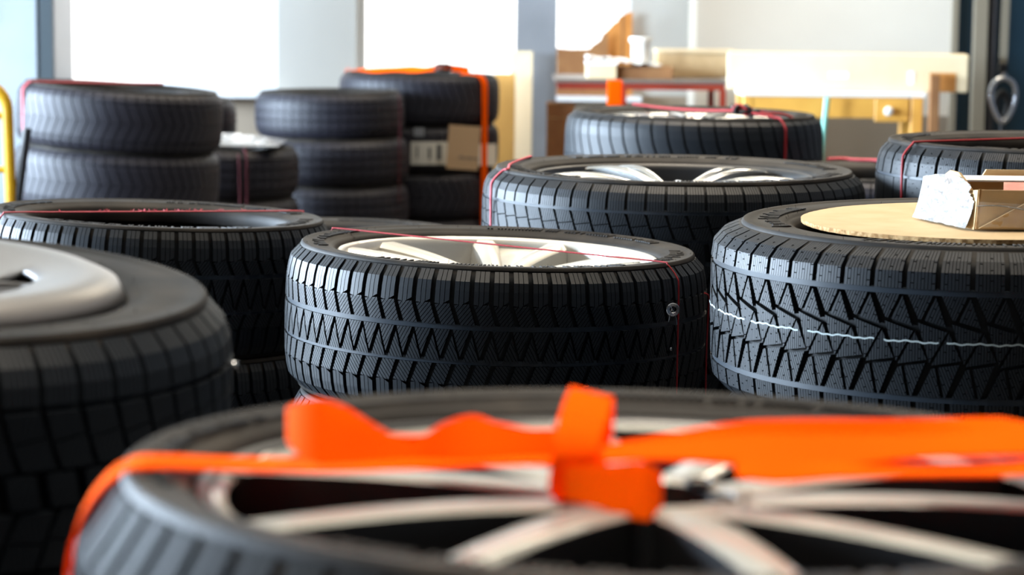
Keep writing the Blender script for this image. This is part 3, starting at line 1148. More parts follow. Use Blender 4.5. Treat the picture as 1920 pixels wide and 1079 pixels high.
tl = [Vector((.0, 0, .002)), Vector((.03, -.006, .004)), Vector((.05, .004, .000)), Vector((.07, .01, -.002))]
MB().tube(smoothpath(tl, 4), .0065, 7).build('black_strand', M['black'], kn, 60)
# P
cord('pink_twine', 'pink cord lying on the low dark tire left of the wavy cut one', [on_z(1552, 299, P[2] + .004), on_z(1580, 298, P[2] + .004), on_z(1600, 300, P[2] + .004), on_z(1640, 301, P[2] + .004), on_z(1680, 303, P[2] + .004)], .0045, M['cord_pink'])

# steel ring with a wire pin on the dark flank of the centre tire
ringp = at(1262, 581, 3.365)
rg = thing('steel_ring', 'small round steel washer with bent wire on the dark right flank of the silver-wheeled tire', 'washer', ringp)
rm = MB()
rot = Matrix.Rotation(PI / 2, 3, 'X') @ Matrix.Rotation(0.0, 3, 'Z')
pr = [(.0045, -.0006), (.0095, -.0006), (.0098, .0004), (.009, .0010), (.005, .0006)]
tmp = MB().revolve(pr, 28, closed=True)
rm.add([rot @ Vector(v) for v in tmp.v], tmp.f)
rm.build('washer', M['steel'], rg, 40)
MB().tube([(-.004, -.002, .006), (-.001, -.004, 0), (.003, -.003, -.006), (.005, -.002, -.014), (.006, -.002, -.022)], .0005, 5).build('wire', M['steel'], rg)
MB().tube([(-.002, -.003, .003), (-.005, -.003, -.010), (-.006, -.002, -.018)], .0004, 5).build('wire', M['steel'], rg)
st_ = at(1258, 655, 3.35)
o = MB().box((0, 0, 0), (.003, .002, .0045), ch=.0007).build('metal_clip', M['steel'])
o.location = st_
tag(o, 'tiny bright metal clip below the steel washer on the dark flank', 'clip')
o = MB().revolve([(0, -.003), (.003, -.002), (.0035, 0), (.003, .002), (0, .003)], 14).build('glint_bead', M['steel'], None, 60)  # added bead that imitates a blurred glint on the tire flank
vp = at(439, 684, 1.90)
o.location = vp
tag(o, 'tiny bright bead imitating a glint on the right flank of the wheel-covered tire', 'bead')

# white marking line printed round the tread of the boxed tire
ml = MB()
d = SPECS['boxed']
pv, pn = [], 420
for i in range(pn):
    a = -PI * 1.06 + (PI * 1.12) * i / (pn - 1)
    w = .0007 * math.sin(i * .45) + .0006 * math.sin(i * 1.3)
    brk = math.sin(i * .19) + .6 * math.sin(i * .53) > 1.05
    pv.append((a, w, brk))
for i in range(pn - 1):
    a, w, bk = pv[i]
    a2, w2, _ = pv[i + 1]
    if bk:
        continue
    r = .3604
    hw = .0010
    vs = []
    for (aa, ww) in ((a, w), (a2, w2)):
        for s in (-1, 1):
            vs.append((r * math.cos(aa), r * math.sin(aa), 0.228 - .109 + ww + s * hw))
    ml.add(vs, [(0, 2, 3, 1)])
boxed = [o for o in bpy.data.objects if o.get('label', '').startswith('black chunky winter')][0]
part('painted_line', ml.mesh('painted_line', M['chalk']), boxed, 'broken white line painted round the tread')

# orange strap round the nearest stack, tied in a bow ------------------------------
st = thing('ribbon_strap', 'bright orange ribbon strap tied in a bow over the nearest alloy wheel', 'strap', (0, 0, 0))
PX = .304e-3


def V3(px, py, Y):
    return at(px, py, Y)


aA = ang_of(A, 262, 876)
lw = Vector((.02, .032, 0))
sideL = []
for dz, rr in ((-.60, .340), (-.30, .340), (-.16, .340), (-.105, .339), (-.072, .3375), (-.048, .3345), (-.032, .330), (-.018, .323), (-.006, .313), (.001, .302), (.003, .288)):
    sideL.append(plane_pt(A, aA, rr, dz))
band = smoothpath(sideL + [V3(450, 871, 1.345), V3(600, 873, 1.335), V3(760, 868, 1.33), V3(900, 862, 1.33), V3(1060, 858, 1.33)], 4)
MB().ribbon(band, Vector((-.004, .036, 0)), .0016).build('band', M['orange'], st, 40)


def standing(pts, name, th=.0016, sm=5, ext=None):
    """pts: (px, py_top, py_bottom, Y, lean) -> ribbon seen from its flat side"""
    c = [V3(x, (a + b) / 2, Y) for x, a, b, Y, l in pts]
    w = [Vector((0, l, (b - a) * PX * Y / 1.332)) for x, a, b, Y, l in pts]
    if ext is not None:      # on over the edge of the tire and down its side
        for rr, dz in ((.300, .004), (.314, -.003), (.325, -.014), (.336, -.032), (.339, -.06), (.340, -.16), (.340, -.4), (.340, -.7)):
            c.append(plane_pt(A, ext, rr, dz))
            w.append(Vector((0, .034, 0)))
    c2, w2 = smoothpath(c, sm), smoothpath(w, sm)
    return MB().ribbon(c2, w2, th).build(name, M['orange'], st, 50)


# big loop on the left: out, round and back
standing([(1050, 806, 856, 1.310, .004), (960, 806, 856, 1.305, .006), (890, 782, 862, 1.302, .010), (830, 796, 862, 1.302, .006), (770, 828, 860, 1.305, .004),
          (700, 798, 864, 1.302, .008), (650, 768, 868, 1.298, .012), (600, 752, 868, 1.296, .014), (560, 756, 850, 1.306, .008), (540, 768, 826, 1.325, .0),
          (556, 758, 836, 1.344, -.004), (620, 768, 850, 1.348, -.008), (700, 806, 860, 1.345, -.006), (800, 815, 860, 1.34, -.004), (900, 790, 850, 1.34, .0), (1000, 806, 850, 1.335, 0), (1060, 815, 855, 1.33, 0)], 'loop')
# upright piece of the knot
kp = [V3(1108, 738, 1.335), V3(1098, 770, 1.318), V3(1084, 815, 1.303), V3(1076, 860, 1.296), V3(1066, 900, 1.300), V3(1066, 925, 1.306), V3(1086, 940, 1.318)]
kw = [Vector((.024, 0, -.006)), Vector((.026, 0, -.006)), Vector((.026, .004, -.003)), Vector((.024, .006, 0)), Vector((.022, .006, 0)), Vector((.021, .004, 0)), Vector((.022, 0, 0))]
MB().ribbon(smoothpath(kp, 6), smoothpath(kw, 6), .0022).build('knot', M['orange'], st, 50)
kp = [V3(1112, 740, 1.338), V3(1112, 790, 1.345), V3(1104, 840, 1.34), V3(1096, 880, 1.33)]
MB().ribbon(smoothpath(kp, 6), Vector((.024, 0, -.004)), .0020).build('knot', M['orange'], st, 50)
# small loop hanging at the bottom right
standing([(1060, 872, 936, 1.292, .004), (1100, 872, 946, 1.286, .006), (1150, 872, 960, 1.282, .008), (1200, 868, 974, 1.280, .010), (1230, 880, 972, 1.286, .006), (1240, 895, 962, 1.298, .002),
          (1232, 880, 960, 1.310, .0), (1190, 872, 950, 1.316, -.002), (1140, 876, 940, 1.318, 0), (1080, 880, 930, 1.32, 0)], 'loop')
# the broad doubled band that runs to the right
standing([(1130, 836, 866, 1.312, .006), (1200, 826, 862, 1.318, .008), (1300, 808, 864, 1.325, .012), (1400, 794, 872, 1.335, .014), (1520, 790, 876, 1.35, .014), (1640, 790, 862, 1.37, .012),
          (1750, 790, 834, 1.39, .012), (1850, 790, 812, 1.41, .018), (1920, 798, 818, 1.42, .024)], 'band', ext=.22)
standing([(1130, 842, 862, 1.300, .010), (1250, 832, 858, 1.303, .014), (1400, 822, 862, 1.305, .018), (1560, 822, 870, 1.305, .018), (1700, 822, 856, 1.305, .016), (1820, 822, 850, 1.31, .02), (1960, 822, 850, 1.32, .024)], 'band', ext=-.02)
standing([(1380, 872, 892, 1.285, .012), (1460, 868, 900, 1.285, .014), (1560, 872, 892, 1.29, .014), (1700, 876, 888, 1.295, .016), (1850, 874, 886, 1.30, .02), (2000, 868, 882, 1.30, .022)], 'tail')

# orange strap round the tall stack at the back
st2 = thing('ribbon_strap', 'orange ribbon strap running upright down the tall dark stack at the back', 'strap', (0, 0, 0))
aN = ang_x(N, .333, 908)
pp = [plane_pt(N, aN, .22, .006), plane_pt(N, aN, .300, .004), plane_pt(N, aN, .318, -.004), plane_pt(N, aN, .333, -.025), plane_pt(N, aN, .336, -.06), plane_pt(N, aN, .336, -.2), plane_pt(N, aN, .336, -.38), plane_pt(N, aN, .336, -.60), plane_pt(N, aN, .336, -.74)]
tdir = Vector((-math.sin(aN), math.cos(aN), 0)) * .036
MB().ribbon(smoothpath(pp, 4), tdir, .0025).build('band', M['orange'], st2, 50)
tp = [plane_pt(N, aN, .22, .006), at(880, 132, 9.5), at(850, 128, 9.5), at(830, 126, 9.5), at(800, 130, 9.5), at(775, 130, 9.55), at(740, 130, 9.6), at(700, 132, 9.65), plane_pt(N, PI * .9, .29, .004), plane_pt(N, PI * .9, .334, -.03), plane_pt(N, PI * .9, .336, -.4)]
tw = [Vector((.01, .02, .004)), Vector((0, .01, .022)), Vector((0, .01, .026)), Vector((0, .01, .026)), Vector((0, .01, .018)), Vector((0, .01, .026)), Vector((0, .01, .018)), Vector((0, .02, .018)), Vector((0, .034, 0)), Vector((0, .034, 0)), Vector((0, .034, 0))]
MB().ribbon(smoothpath(tp, 4), smoothpath(tw, 4), .0025).build('band', M['orange'], st2, 50)
kn2 = MB()
for i in range(3):
    q = [at(825 + 6 * i, 127, 9.47) + Vector((.020 * math.cos(t / 12 * 2 * PI), -.01 + .01 * math.sin(t / 12 * 2 * PI + i), .014 * math.sin(t / 12 * 2 * PI))) for t in range(14)]
    kn2.tube(q, .005, 6)
kn2.build('buckle', M['black'], st2, 50)['label'] = 'dark buckle'

# tags on the tall stack
ty = 9.28


def plate(name, label, cat, c, w, h, m, rotz=0.0, tilt=0.0, th=.002):
    o = MB().box((0, 0, 0), (w, th, h)).build(name, m)
    o.location = c
    o.rotation_euler = (0, tilt, rotz)
    tag(o, label, cat)
    return o


def curved_label(name, label, x0, x1, y0, y1, p, R, m, off=.0025):
    """paper label that follows the tread"""
    pts = []
    k = 10
    za, zb = None, None
    mb = MB()
    vs = []
    for i in range(k + 1):
        px = x0 + (x1 - x0) * i / k
        q = at(px, (y0 + y1) / 2, p[1] - R * .8)
        xx = q.x - p[0]
        yy = -math.sqrt(max(1e-4, (R + off) ** 2 - xx ** 2))
        Y = p[1] + yy
        a, b = at(px, y0, Y), at(px, y1, Y)
        xx = a.x - p[0]
        yy = -math.sqrt(max(1e-4, (R + off) ** 2 - xx ** 2))
        vs += [(a.x, p[1] + yy, a.z), (a.x, p[1] + yy, b.z), (a.x * .999 + p[0] * .001, p[1] + yy * .996, a.z), (a.x * .999 + p[0] * .001, p[1] + yy * .996, b.z)]
    fs = []
    for i in range(k):
        o_ = i * 4
        fs += [(o_, o_ + 1, o_ + 5, o_ + 4), (o_ + 2, o_ + 6, o_ + 7, o_ + 3), (o_, o_ + 4, o_ + 6, o_ + 2), (o_ + 1, o_ + 3, o_ + 7, o_ + 5)]
    fs += [(0, 2, 3, 1), (k * 4, k * 4 + 1, k * 4 + 3, k * 4 + 2)]
    mb.add(vs, fs)
    o = mb.build(name, m)
    return tag(o, label, 'label')


lb = curved_label('paper_label', 'white paper label with dark upright marks, left of the tan card tag', 770, 839, 266, 309, N, .332, M['label'])
for (a, b, y0, y1) in ((803, 808, 277, 298), (819, 828, 271, 300), (781, 784, 274, 296)):
    q0, q1 = at(a, y0, 9.292), at(b, y1, 9.292)
    MB().box(((q0.x + q1.x) / 2, 9.290, (q0.z + q1.z) / 2), (q1.x - q0.x, .002, abs(q0.z - q1.z))).build('printed_mark', M['ink'], lb)
curved_label('paper_label', 'white paper label with yellow edge, right of the orange strap', 898, 931, 270, 311, N, .332, M['label'])
curved_label('small_sticker', 'small faint grey sticker above the white paper label', 776, 795, 240, 256, N, .332, M['beam'])
c = at(869, 277, 9.262)
tg = plate('cardboard_tag', 'tan cardboard tag with grey scribbled line on the tall strapped stack', 'tag', c, 60 / 4380 * 9.26, 82 / 4380 * 9.26, M['tag_card'], .12, .07, .003)
sm_ = MB()
for i in range(9):
    sm_.box((-.012 + i * .0085, -.0025, -.040 + .002 * math.sin(i * 2.1)), (.006, .001, .007 + .003 * math.sin(i * 1.7)))
sm_.build('scribble', M['ink'], tg)

# ================================================================ CARDBOARD ON THE BOXED TIRE
dz_ = Ep[2]
dm = MB()
pr = []
rr = random.Random(3)
NA = 220
top, bot = [], []
for i in range(NA):
    a = 2 * PI * i / NA
    r = .2400 + .0008 * math.sin(a * 9) + rr.uniform(-.0006, .0006)
    top.append(Vector((r * math.cos(a), r * math.sin(a), .0055)))
    bot.append(Vector((r * math.cos(a), r * math.sin(a), .0)))
disc = thing('cardboard_disc', 'round flat sheet of brown cardboard lying on the chunky winter tire', 'cardboard', (Ep[0], Ep[1], Ep[2] - .0035), (Ep[3], Ep[4], 0))
t1, b1 = [v * 1 for v in top], [v * 1 for v in bot]
MB().add([v + Vector((0, 0, -.0012)) for v in t1] + [v + Vector((0, 0, .0)) for v in t1], [tuple(range(NA, 2 * NA))]).build('top_liner', M['card'], disc)
MB().prism(b1, (0, 0, .0054)).build('corrugated_edge', M['card_edge'], disc)
zt = Ep[2] + .0025


def gz(px, py, z=zt):
    return on_z(px, py, z)


fl, bl = gz(1826, 431), gz(1724, 409)          # lower corners of the left end of the box
box = thing('cardboard_box', 'small torn cardboard box wrapped in clear film on the cardboard disc', 'box', fl)
ey = (bl - fl)
ey.z = 0
rt = Vector((-ey.y, ey.x, 0)).normalized() * -1   # horizontal direction perpendicular to the left end
ex = Vector((1, -.02, 0)).normalized()
LN = .22
HB = .058


def L3(a, b, z):
    """a along the front (0..1), b along the left end (0 front, 1 back), z height"""
    return ex * (a * LN) + ey * b + Vector((0, 0, z))


th = .0035
bx = MB()
ei = ey.normalized()
# left end panel: slopes outward at its foot, torn flap at the top
bxl = [L3(0, 0, 0), L3(0, 1, 0), L3(0.06, .93, HB + .001), L3(0.045, .70, HB + .003), L3(0.045, .60, HB + .010), L3(0.045, .44, HB + .0085), L3(0.05, .34, HB - .001), L3(0.05, .26, HB - .012), L3(.015, 0, HB - .008)]
bx.prism(bxl, ex * .003)
# front panel, base, back panel
bx.prism([L3(0.01, 0, 0), L3(1, 0, 0), L3(1, 0, HB - .008), L3(.02, 0, HB - .008)], ei * .003)
bx.prism([L3(0.02, 1, 0), L3(1, 1, 0), L3(1, 1, HB - .002), L3(.06, .93, HB)], ei * -.003)
bx.prism([L3(0, 0, .0), L3(1, 0, .0), L3(1, 1, .0), L3(0, 1, .0)], (0, 0, .003))
bx.build('carton', M['card'], box)
# brown torn edge strip and the diagonal flap on the front
MB().prism([L3(0.004, -.012, .001), L3(.018, -.012, .001), L3(.030, -.012, HB - .007), L3(.018, -.012, HB - .007)], ei * -.001).build('creased_corner', M['card_edge'], box)
MB().prism([L3(.016, -.022, .002), L3(1, -.022, .002), L3(1, -.022, HB - .008), L3(.40, -.022, HB - .008)], ei * -.0022).build('folded_flap', M['card'], box)
MB().prism([L3(0.05, .60, HB + .0102), L3(0.045, .44, HB + .0087), L3(0.05, .34, HB - .001), L3(0.05, .26, HB - .012), L3(.075, .24, HB - .014), L3(.075, .34, HB - .004), L3(.065, .46, HB + .006)], (0, 0, -.002)).build('torn_edge', M['card_edge'], box)
# contents: white sheet with a pink print
MB().box(tuple(L3(.55, .66, HB - .001)), (LN * .86, .080, .002)).build('paper_sheet', M['paper'], box)
MB().prism([L3(.18, .06, HB - .010), L3(.98, .06, HB - .010), L3(.98, .36, HB - .002), L3(.28, .36, HB - .002)], (0, 0, -.002)).build('pink_leaflet', M['pinkpaper'], box)
MB().prism([L3(.36, 1.0, HB - .004), L3(.66, 1.0, HB - .004), L3(.63, 1.0, HB + .007), L3(.39, 1.0, HB + .007)], ei * .003).build('back_flap', M['card'], box)
# crinkled film over the left end
fm = MB()
NU, NV = 26, 16
vs, fs = [], []
rf = random.Random(5)
for j in range(NV + 1):
    for i in range(NU + 1):
        b = i / NU
        t = j / NV
        p = L3(-.004 + .034 * t, .03 + b * .98, .001 + t * (HB - .004 + .008 * math.sin(b * PI) - .012 * max(0, .35 - b)))
        k = (.0014 * math.sin(b * 23 + t * 9 + 2 * math.sin(t * 7)) + .0012 * math.sin(b * 11 - t * 17) + rf.uniform(-.0007, .0007)) * math.sin(PI * min(1, max(0, b))) ** .5
        p += (-ex) * (k + .003 + .005 * (1 - t) ** 3)
        vs.append(p)
for j in range(NV):
    for i in range(NU):
        if i < 3 and j > NV - 6 + i:
            continue
        a = j * (NU + 1) + i
        fs.append((a, a + 1, a + NU + 2, a + NU + 1))
fm.add(vs, fs)
o = fm.build('wrapping_film', M['film'], box, 25)
# clear film across the front
fm = MB()
vs, fs = [], []
for j in range(7):
    for i in range(31):
        a = i / 30
        z = .004 + (HB * .55 - a * .010) * j / 6
        p = L3(a, -.034, z) + ei * -(.0015 + .0022 * math.sin(a * 31 + j) * math.sin(j * 1.3 + a * 5))
        vs.append(p)
for j in range(6):
    for i in range(30):
        a = j * 31 + i
        fs.append((a, a + 1, a + 32, a + 31))
fm.add(vs, fs)
fm.build('clear_film', M['clear'], box, 40)
sw = []
for i in range(24):
    a = i / 23
    sw.append(L3(a, -.045, HB * .52 - a * .010 + .002 * math.sin(a * 14)))
MB().tube(sw, .0010, 5).build('film_edge', M['film'], box, 50)

# crumpled white film on the low tire at the back
cf = MB()
vs, fs = [], []
rf = random.Random(11)
for j in range(13):
    for i in range(25):
        x = (i / 24 - .5) * .44
        y = (j / 12 - .5) * .36
        e = max(0, 1 - (x / .22) ** 2) * max(0, 1 - (y / .18) ** 2)
        vs.append((x, y, .006 + .034 * e ** .6 * (0.55 + .45 * rf.random())))
for j in range(12):
    for i in range(24):
        a = j * 25 + i
        fs.append((a, a + 1, a + 26, a + 25))
cf.add(vs, fs)
o = cf.build('crumpled_film', M['film'], None, 30)
o.location = (L[0] + .015, L[1] - .04, L[2] + .006)
tag(o, 'crumpled white plastic film heaped on the low tire between two stacks', 'film')

# ================================================================ BACKGROUND FURNITURE
# steel cabinet at the left edge
c0, c1 = at(-160, 60, 9.8), at(98, 60, 9.8)
xm = at(70, 60, 9.8).x
cb = thing('steel_cabinet', 'tall blue-grey steel cabinet at the left, before the windows', 'cabinet', ((c0.x + c1.x) / 2, 10.05, 0))
wd = c1.x - c0.x
MB().box((0, .0, 1.03), (wd, .42, 1.94), ch=.008).build('body', M['beam'], cb)
MB().box((0, 0, .03), (wd - .04, .38, .06)).build('plinth', M['black'], cb)
for s in (-1, 1):
    dw = (wd - .065) / 2
    dd = MB().box((s * dw / 2 - .030, -.222, 1.04), (dw - .006, .020, 1.86), ch=.006).build('door', M['locker'], cb)
    MB().tube([(s * .035 - .030, -.232, .95), (s * .035 - .030, -.25, .96), (s * .035 - .030, -.25, 1.07), (s * .035 - .030, -.232, 1.08)], .006, 8).build('handle', M['steel'], dd, 50)
MB().box((wd / 2 - .030, -.222, 1.04), (.056, .018, 1.90)).build('side_strip', M['strip'], cb)

# yellow tubular hand truck
Yh = 6.9
ht = thing('hand_truck', 'yellow tubular hand truck frame left of the leaning tire stack', 'hand truck', (at(-30, 300, Yh).x, Yh, 0))
xh = at(-30, 300, Yh).x
xr = at(13, 200, Yh).x - xh
zt_ = at(13, 158, Yh).z
pts = [(xr + .004, .0, .12)]
for i in range(0, 13):
    a = PI * i / 12
    pts.append((xr * math.cos(a) * 1.0 + 0, .0, zt_ - .075 + .075 * math.sin(a)))
pts.append((-xr - .004, .0, .12))
pts = [(x + (.012 if x > 0 else 0) * (1 - z / zt_), y - .18 * (1 - z / zt_) * 0, z) for x, y, z in pts]
MB().tube(pts, .017, 12).build('frame_tube', M['yellow'], ht, 50)
for z in (.35, .56, .72):
    MB().tube([(-xr, 0, z), (xr, 0, z)], .010, 10).build('cross_bar', M['yellow'], ht, 50)
MB().tube([(xr + .055, .02, zt_ - .13), (xr + .02, .0, .42), (xr - .01, .0, .20)], .013, 10).build('brace', M['black'], ht, 50)
MB().box((0, -.10, .012), (xr * 2 + .06, .22, .012)).build('toe_plate', M['yellow'], ht)
for s in (-1, 1):
    w = MB()
    pf = [(.02, -.02), (.10, -.02), (.118, -.012), (.120, 0), (.118, .012), (.10, .02), (.02, .02)]
    tmp = MB().revolve(pf, 28, closed=True)
    w.add([(v[2] + s * (xr + .0), v[1] + .10, v[0] + .120) for v in tmp.v], tmp.f)
    w.build('wheel', M['black'], ht, 40)

# boards leaning beside the column
for (xa, xb, yt, Y, m, nm, lab) in ((927, 966, 140, 10.2, 'wood_amber', 'wooden_board', 'narrow amber wooden board upright behind the strapped stack'),
                                    (957, 999, 98, 10.35, 'wood_pale', 'wooden_board', 'taller pale wooden board leaning against the steel column')):
    a, b = at(xa, yt, Y), at(xb, yt, Y)
    o = MB().box((0, 0, a.z / 2), (b.x - a.x, .022, a.z), ch=.002).build(nm, M[m])
    o.location = ((a.x + b.x) / 2, Y, 0.004)
    o.rotation_euler = (-.03, 0, 0)
    tag(o, lab, 'board')

# torn brown cardboard against the right window
Yc = 11.53


ZS = None


def poly_px(pts, Y):
    out = []
    for x, y in pts:
        q = at(x, 100 if y is None else y, Y)
        if y is None:
            q.z = SILL + .001
        out.append(q)
    return out


o = MB().prism(poly_px([(1128, ZS), (1128, 66), (1140, 55), (1150, 44), (1157, 40), (1162, 30), (1170, 28), (1174, 24), (1186, 22), (1186, ZS)], Yc), (0, .006, 0)).build('cardboard_sheet', M['card_orange'])
tag(o, 'amber cardboard sheet with ragged torn edge standing before the right window', 'cardboard')
MB().prism(poly_px([(1166, ZS), (1166, 28), (1169, 28), (1169, ZS)], Yc - .004), (0, .003, 0)).build('fold_line', M['card_dark'], o)
o = MB().prism(poly_px([(1044, ZS), (1044, 90), (1070, 92), (1104, 92), (1112, 84), (1124, 76), (1134, 62), (1140, 60), (1140, ZS)], Yc - .05), (0, .006, 0)).build('cardboard_sheet', M['card_dark'])
tag(o, 'dark brown cardboard sheet beside the steel column, below the torn amber one', 'cardboard')

# red work bench ------------------------------------------------------------------
Yb = 9.7
b0, b1_ = at(1040, 152, Yb), at(1364, 153, Yb)
zb = at(1250, 150, Yb).z
bw = b1_.x - b0.x
bn = thing('work_bench', 'red steel work bench with dark top below the torn cardboard', 'bench', ((b0.x + b1_.x) / 2, Yb + .30, 0))
MB().box((0, 0, zb - .008), (bw, .62, .016), ch=.003).build('bench_top', M['bench_top'], bn)
MB().box((0, -.29, zb - .016 - .013), (bw - .02, .03, .026)).build('front_rail', M['bench_red'], bn)
MB().box((0, .29, zb - .016 - .013), (bw - .02, .03, .026)).build('back_rail', M['bench_red'], bn)
lx = at(1169, 170, Yb).x - (b0.x + b1_.x) / 2
for x in (lx, bw / 2 - .018):
    for y in (-.29, .29):
        MB().box((x, y, (zb - .042) / 2), (.026, .026, zb - .042)).build('leg', M['bench_red'], bn)
MB().box((lx + .2, 0, .2), (.4, .56, .012)).build('lower_shelf', M['bench_top'], bn)
# orange upright in front of the bench
Yo = 9.45
q0, q1 = at(1139, 150, Yo), at(1167, 150, Yo)
op = thing('orange_post', 'bright orange square post standing before the red work bench', 'post', ((q0.x + q1.x) / 2, Yo, 0))
MB().box((0, 0, q0.z / 2 + .01), (q1.x - q0.x, .055, q0.z - .02), ch=.006).build('post', M['orange'], op)
MB().box((0, 0, .008), (.16, .16, .016), ch=.004).build('foot_plate', M['black'], op)
# brown carton on the floor by the column
Yq = 9.75
q0, q1 = at(1044, 194, Yq), at(1078, 194, Yq)
o = thing('brown_carton', 'upright dark brown carton under the left end of the bench', 'carton', ((q0.x + q1.x) / 2 - .02, Yq + .1, 0))
MB().box((0, 0, q0.z / 2), (q1.x - q0.x + .04, .2, q0.z), ch=.003).build('body', M['card_dark'], o)
MB().box((0, -.1012, q0.z - .06), (q1.x - q0.x + .036, .002, .004)).build('flap_seam', M['card_edge'], o)


def carton(name, lab, cat, xa, xb, ya, yb, Y, dep, m, lid=None, base=None, rot=0.0):
    a, b = at(xa, ya, Y), at(xb, yb, Y)
    h = a.z - (base if base is not None else b.z)
    z0 = base if base is not None else b.z
    t = thing(name, lab, cat, ((a.x + b.x) / 2, Y + dep / 2, z0), (0, 0, rot))
    w = b.x - a.x
    MB().box((0, 0, h / 2), (w, dep, h), ch=.003).build('body', M[m], t)
    if lid:
        MB().box((0, 0, h - .004), (w + .008, dep + .008, .012), ch=.002).build('lid', M[lid], t)
    else:
        MB().box((0, 0, h + .0006), (w * .98, .006, .0012)).build('flap_seam', M['card_edge'], t)
    return t


carton('storage_tray', 'pale yellow open tray at the left end of the red bench', 'tray', 1101, 1156, 117, 147, Yb + .03, .22, 'wood_pale', 'paper', base=zb)
carton('flat_carton', 'flat brown carton lying on the bench beside the pale tray', 'carton', 1158, 1262, 126, 147, Yb + .06, .24, 'card_dark', base=zb)
carton('large_carton', 'large tan carton at the right end of the red bench', 'carton', 1232, 1378, 94, 147, Yb + .33, .24, 'card', 'wood_pale', base=zb)
# crumpled papers over tray and carton
cp = MB()
vs, fs = [], []
rf = random.Random(21)
pa = at(1098, 108, Yb + .1)
pb = at(1240, 120, Yb + .1)
for j in range(7):
    for i in range(25):
        x = pa.x + (pb.x - pa.x) * i / 24
        y = Yb + .04 + .2 * j / 6
        z = zb + .082 - .028 * (i / 24) + rf.uniform(0, .018) * (1 if i < 14 else .6)
        vs.append((x, y, z))
for j in range(6):
    for i in range(24):
        a = j * 25 + i
        fs.append((a, a + 1, a + 26, a + 25))
cp.add(vs, fs)
o = cp.build('crumpled_paper', M['paper'], None, 20)
o.modifiers.new('thickness', 'SOLIDIFY').thickness = .002
tag(o, 'crumpled white wrapping paper on the pale tray and brown carton', 'paper')
# white tub with lid on the flat carton
q = at(1201, 106, Yb + .16)
tb = thing('white_tub', 'small white tub with wide lid standing among the cartons', 'tub', (q.x, Yb + .19, zb + .046))
r0 = 16 / 4380 * 9.9
hh = at(1201, 70, Yb + .16).z - zb - .046
MB().revolve([(0, 0), (r0 * .95, 0), (r0, .004), (r0, hh - .02), (0, hh - .02)], 32).build('tub_body', M['white'], tb, 40)
MB().revolve([(0, hh - .02), (r0 * 1.28, hh - .02), (r0 * 1.3, hh - .016), (r0 * 1.3, hh - .003), (r0 * 1.24, hh), (0, hh)], 32).build('lid', M['white'], tb, 40)
# marker leaning at the large carton
q0, q1 = at(1376, 102, Yb + .30), at(1393, 147, Yb + .30)
mk = thing('felt_marker', 'black marker with white cap leaning on the large tan carton', 'marker', (q1.x, q1.y, zb + .006))
d_ = Vector((q0.x - q1.x, 0, q0.z - q1.z))
MB().tube([Vector((0, 0, 0)), d_ * .62], .010, 12).build('barrel', M['black'], mk, 50)
MB().tube([d_ * .62, d_], .016, 12).build('cap', M['white'], mk, 50)

# pine table with a long carton on it ---------------------------------------------
Yt = 9.0
t0, t1_ = at(1392, 178, Yt), at(1738, 182, Yt)
ztb = at(1560, 172, Yt).z
tw_ = t1_.x - t0.x
tcx = (t0.x + t1_.x) / 2
tb = thing('pine_table', 'small yellow pine table with a drawer, under the long pale carton', 'table', (tcx, Yt + .15, 0))
MB().box((0, 0, ztb - .010), (tw_, .30, .020), ch=.003).build('tabletop', M['paper'], tb, None)['label'] = 'white covered tabletop'
ah = .090
zr = ztb - .020
xd0 = at(1640, 200, Yt).x - tcx
xd1 = at(1706, 200, Yt).x - tcx
MB().box(((-tw_ / 2 + .01 + xd0) / 2, -.135, zr - .040), (xd0 + tw_ / 2 - .01, .02, .080)).build('apron', M['wood_yellow'], tb)
MB().box((0, .135, zr - .045), (tw_ - .08, .02, ah)).build('apron', M['wood_yellow'], tb)
dwr = MB().box(((xd0 + xd1) / 2, -.138, zr - .048), (xd1 - xd0 - .004, .02, .092), ch=.003).build('drawer', M['wood_yellow'], tb)
kx = at(1665, 208, Yt).x - tcx
tmp = MB().revolve([(0, 0), (.010, 0), (.009, .008), (.017, .014), (.018, .020), (.012, .026), (0, .028)], 20)
MB().add([(v[0] + kx, -.148 - v[2], v[1] + zr - .052) for v in tmp.v], tmp.f).build('knob', M['white'], dwr, 40)
for sx, xx in ((-1, -tw_ / 2 + .022), (1, (at(1720, 200, Yt).x - tcx))):
    for y in (-.125, .125):
        MB().box((xx, y, zr / 2), (.045 if sx > 0 else .035, .045, zr), ch=.003).build('leg', M['wood_yellow'], tb)
lc0, lc1 = at(1368, 96, Yt + .1), at(1815, 106, Yt + .1)
lc = thing('long_carton', 'long pale carton resting on the pine table, its right end overhanging', 'carton', ((lc0.x + lc1.x) / 2, Yt + .15, ztb + .001), (0, 0, -.11))
lh = lc0.z - ztb - .004
lwid = lc1.x - lc0.x
MB().box((0, 0, lh / 2), (lwid, .20, lh), ch=.006).build('body', M['wood_pale'], lc)
ox0 = at(1742, 150, Yt + .1).x - lc.location.x
ox1 = at(1790, 150, Yt + .1).x - lc.location.x
MB().box(((ox0 + ox1) / 2, -.1012, lh * .27), (ox1 - ox0, .003, lh * .50)).build('brown_patch', M['card_orange'], lc)['label'] = 'brown patch near the right end'
ox2 = at(1560, 140, Yt + .1).x - lc.location.x
MB().box((ox2 + .03, -.1012, lh * .42), (.075, .002, .022)).build('paper_sticker', M['paper'], lc)
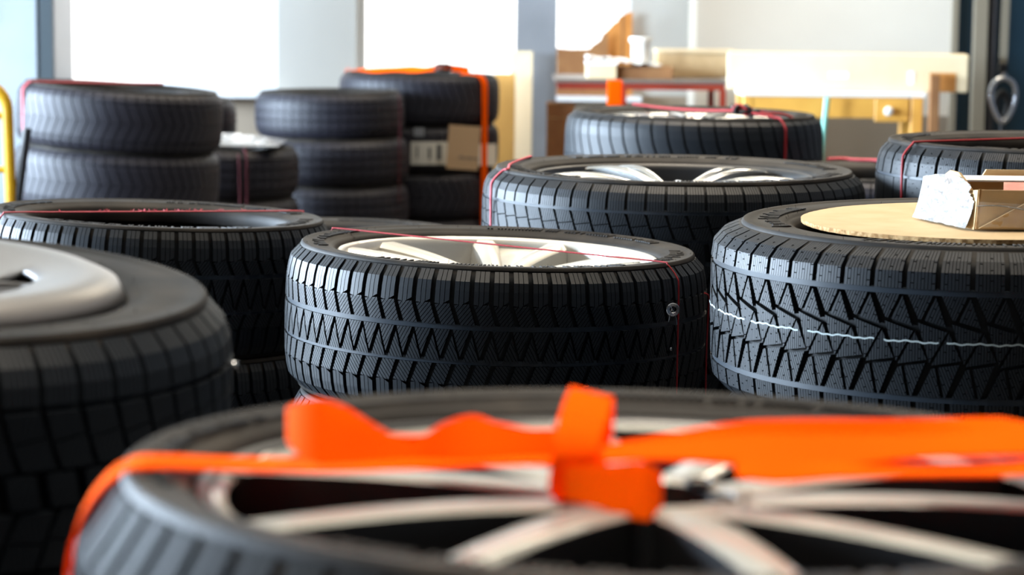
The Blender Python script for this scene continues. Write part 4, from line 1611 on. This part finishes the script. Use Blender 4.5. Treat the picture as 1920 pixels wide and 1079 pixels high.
MB().box((at(1708, 145, Yt + .1).x - lc.location.x, -.1012, lh * .38), (.022, .002, .050)).build('paper_sticker', M['paper'], lc)
# brown upright behind the table
q0 = at(1744, 140, Yt - .03)
q1 = at(1762, 140, Yt - .03)
o = MB().box((0, 0, q0.z / 2), (q1.x - q0.x, .03, q0.z), ch=.002).build('wooden_post', M['card_dark'])
o.location = ((q0.x + q1.x) / 2, Yt - .03, 0.001)
tag(o, 'dark reddish brown upright post at the right end of the pine table', 'post')
# turquoise stick
a, b = at(1551, 183, Yt - .06), at(1541, 275, Yt - .06)
a2 = a + (a - b) * 0
o = MB().tube([a, b, b + (b - a) * 2.8], .011, 10).build('turquoise_stick', M['turquoise'], None, 50)
tag(o, 'turquoise painted stick leaning against the pine table', 'stick')

# strap with chrome shackle hanging at the navy door
Ys = 9.2
hk = thing('hanging_shackle', 'chrome oval shackle hanging from a beige strap before the navy door', 'shackle', at(1881, 190, Ys))
base = at(1881, 190, Ys)
s0 = at(1889, -60, Ys) - base
s1 = at(1881, 122, Ys) - base
MB().ribbon([s0, s1], Vector((.030, 0, 0)), .004).build('strap', M['beige'], hk)
MB().ribbon([Vector((s1.x, 0, ZC - base.z - .01)), s0], Vector((.030, 0, 0)), .004).build('strap', M['beige'], hk)
MB().box((s1.x, 0, s1.z - .012), (.034, .02, .04), ch=.005).build('black_clamp', M['black'], hk)
rgp = []
for i in range(33):
    a = 2 * PI * i / 32
    rgp.append((.046 * math.cos(a) * (1 + .30 * math.sin(a)), 0, .085 * math.sin(a)))
MB().tube([(x, y, z + .005) for x, y, z in rgp], .012, 10, cap=False).build('ring', M['steel'], hk, 60)
rgp = [(.022 * math.cos(2 * PI * i / 24), .012, .055 * math.sin(2 * PI * i / 24) - .02) for i in range(25)]
MB().tube(rgp, .014, 10, cap=False).build('ring', M['black'], hk, 60)
MB().tube([(0, .0, .09), (0, 0, s1.z - .02)], .010, 8).build('pin', M['steel'], hk, 50)
MB().tube([(0, .006, -.08), (.0, .006, -.16), (.004, .006, -.28)], .011, 8).build('chain_end', M['black'], hk, 50)
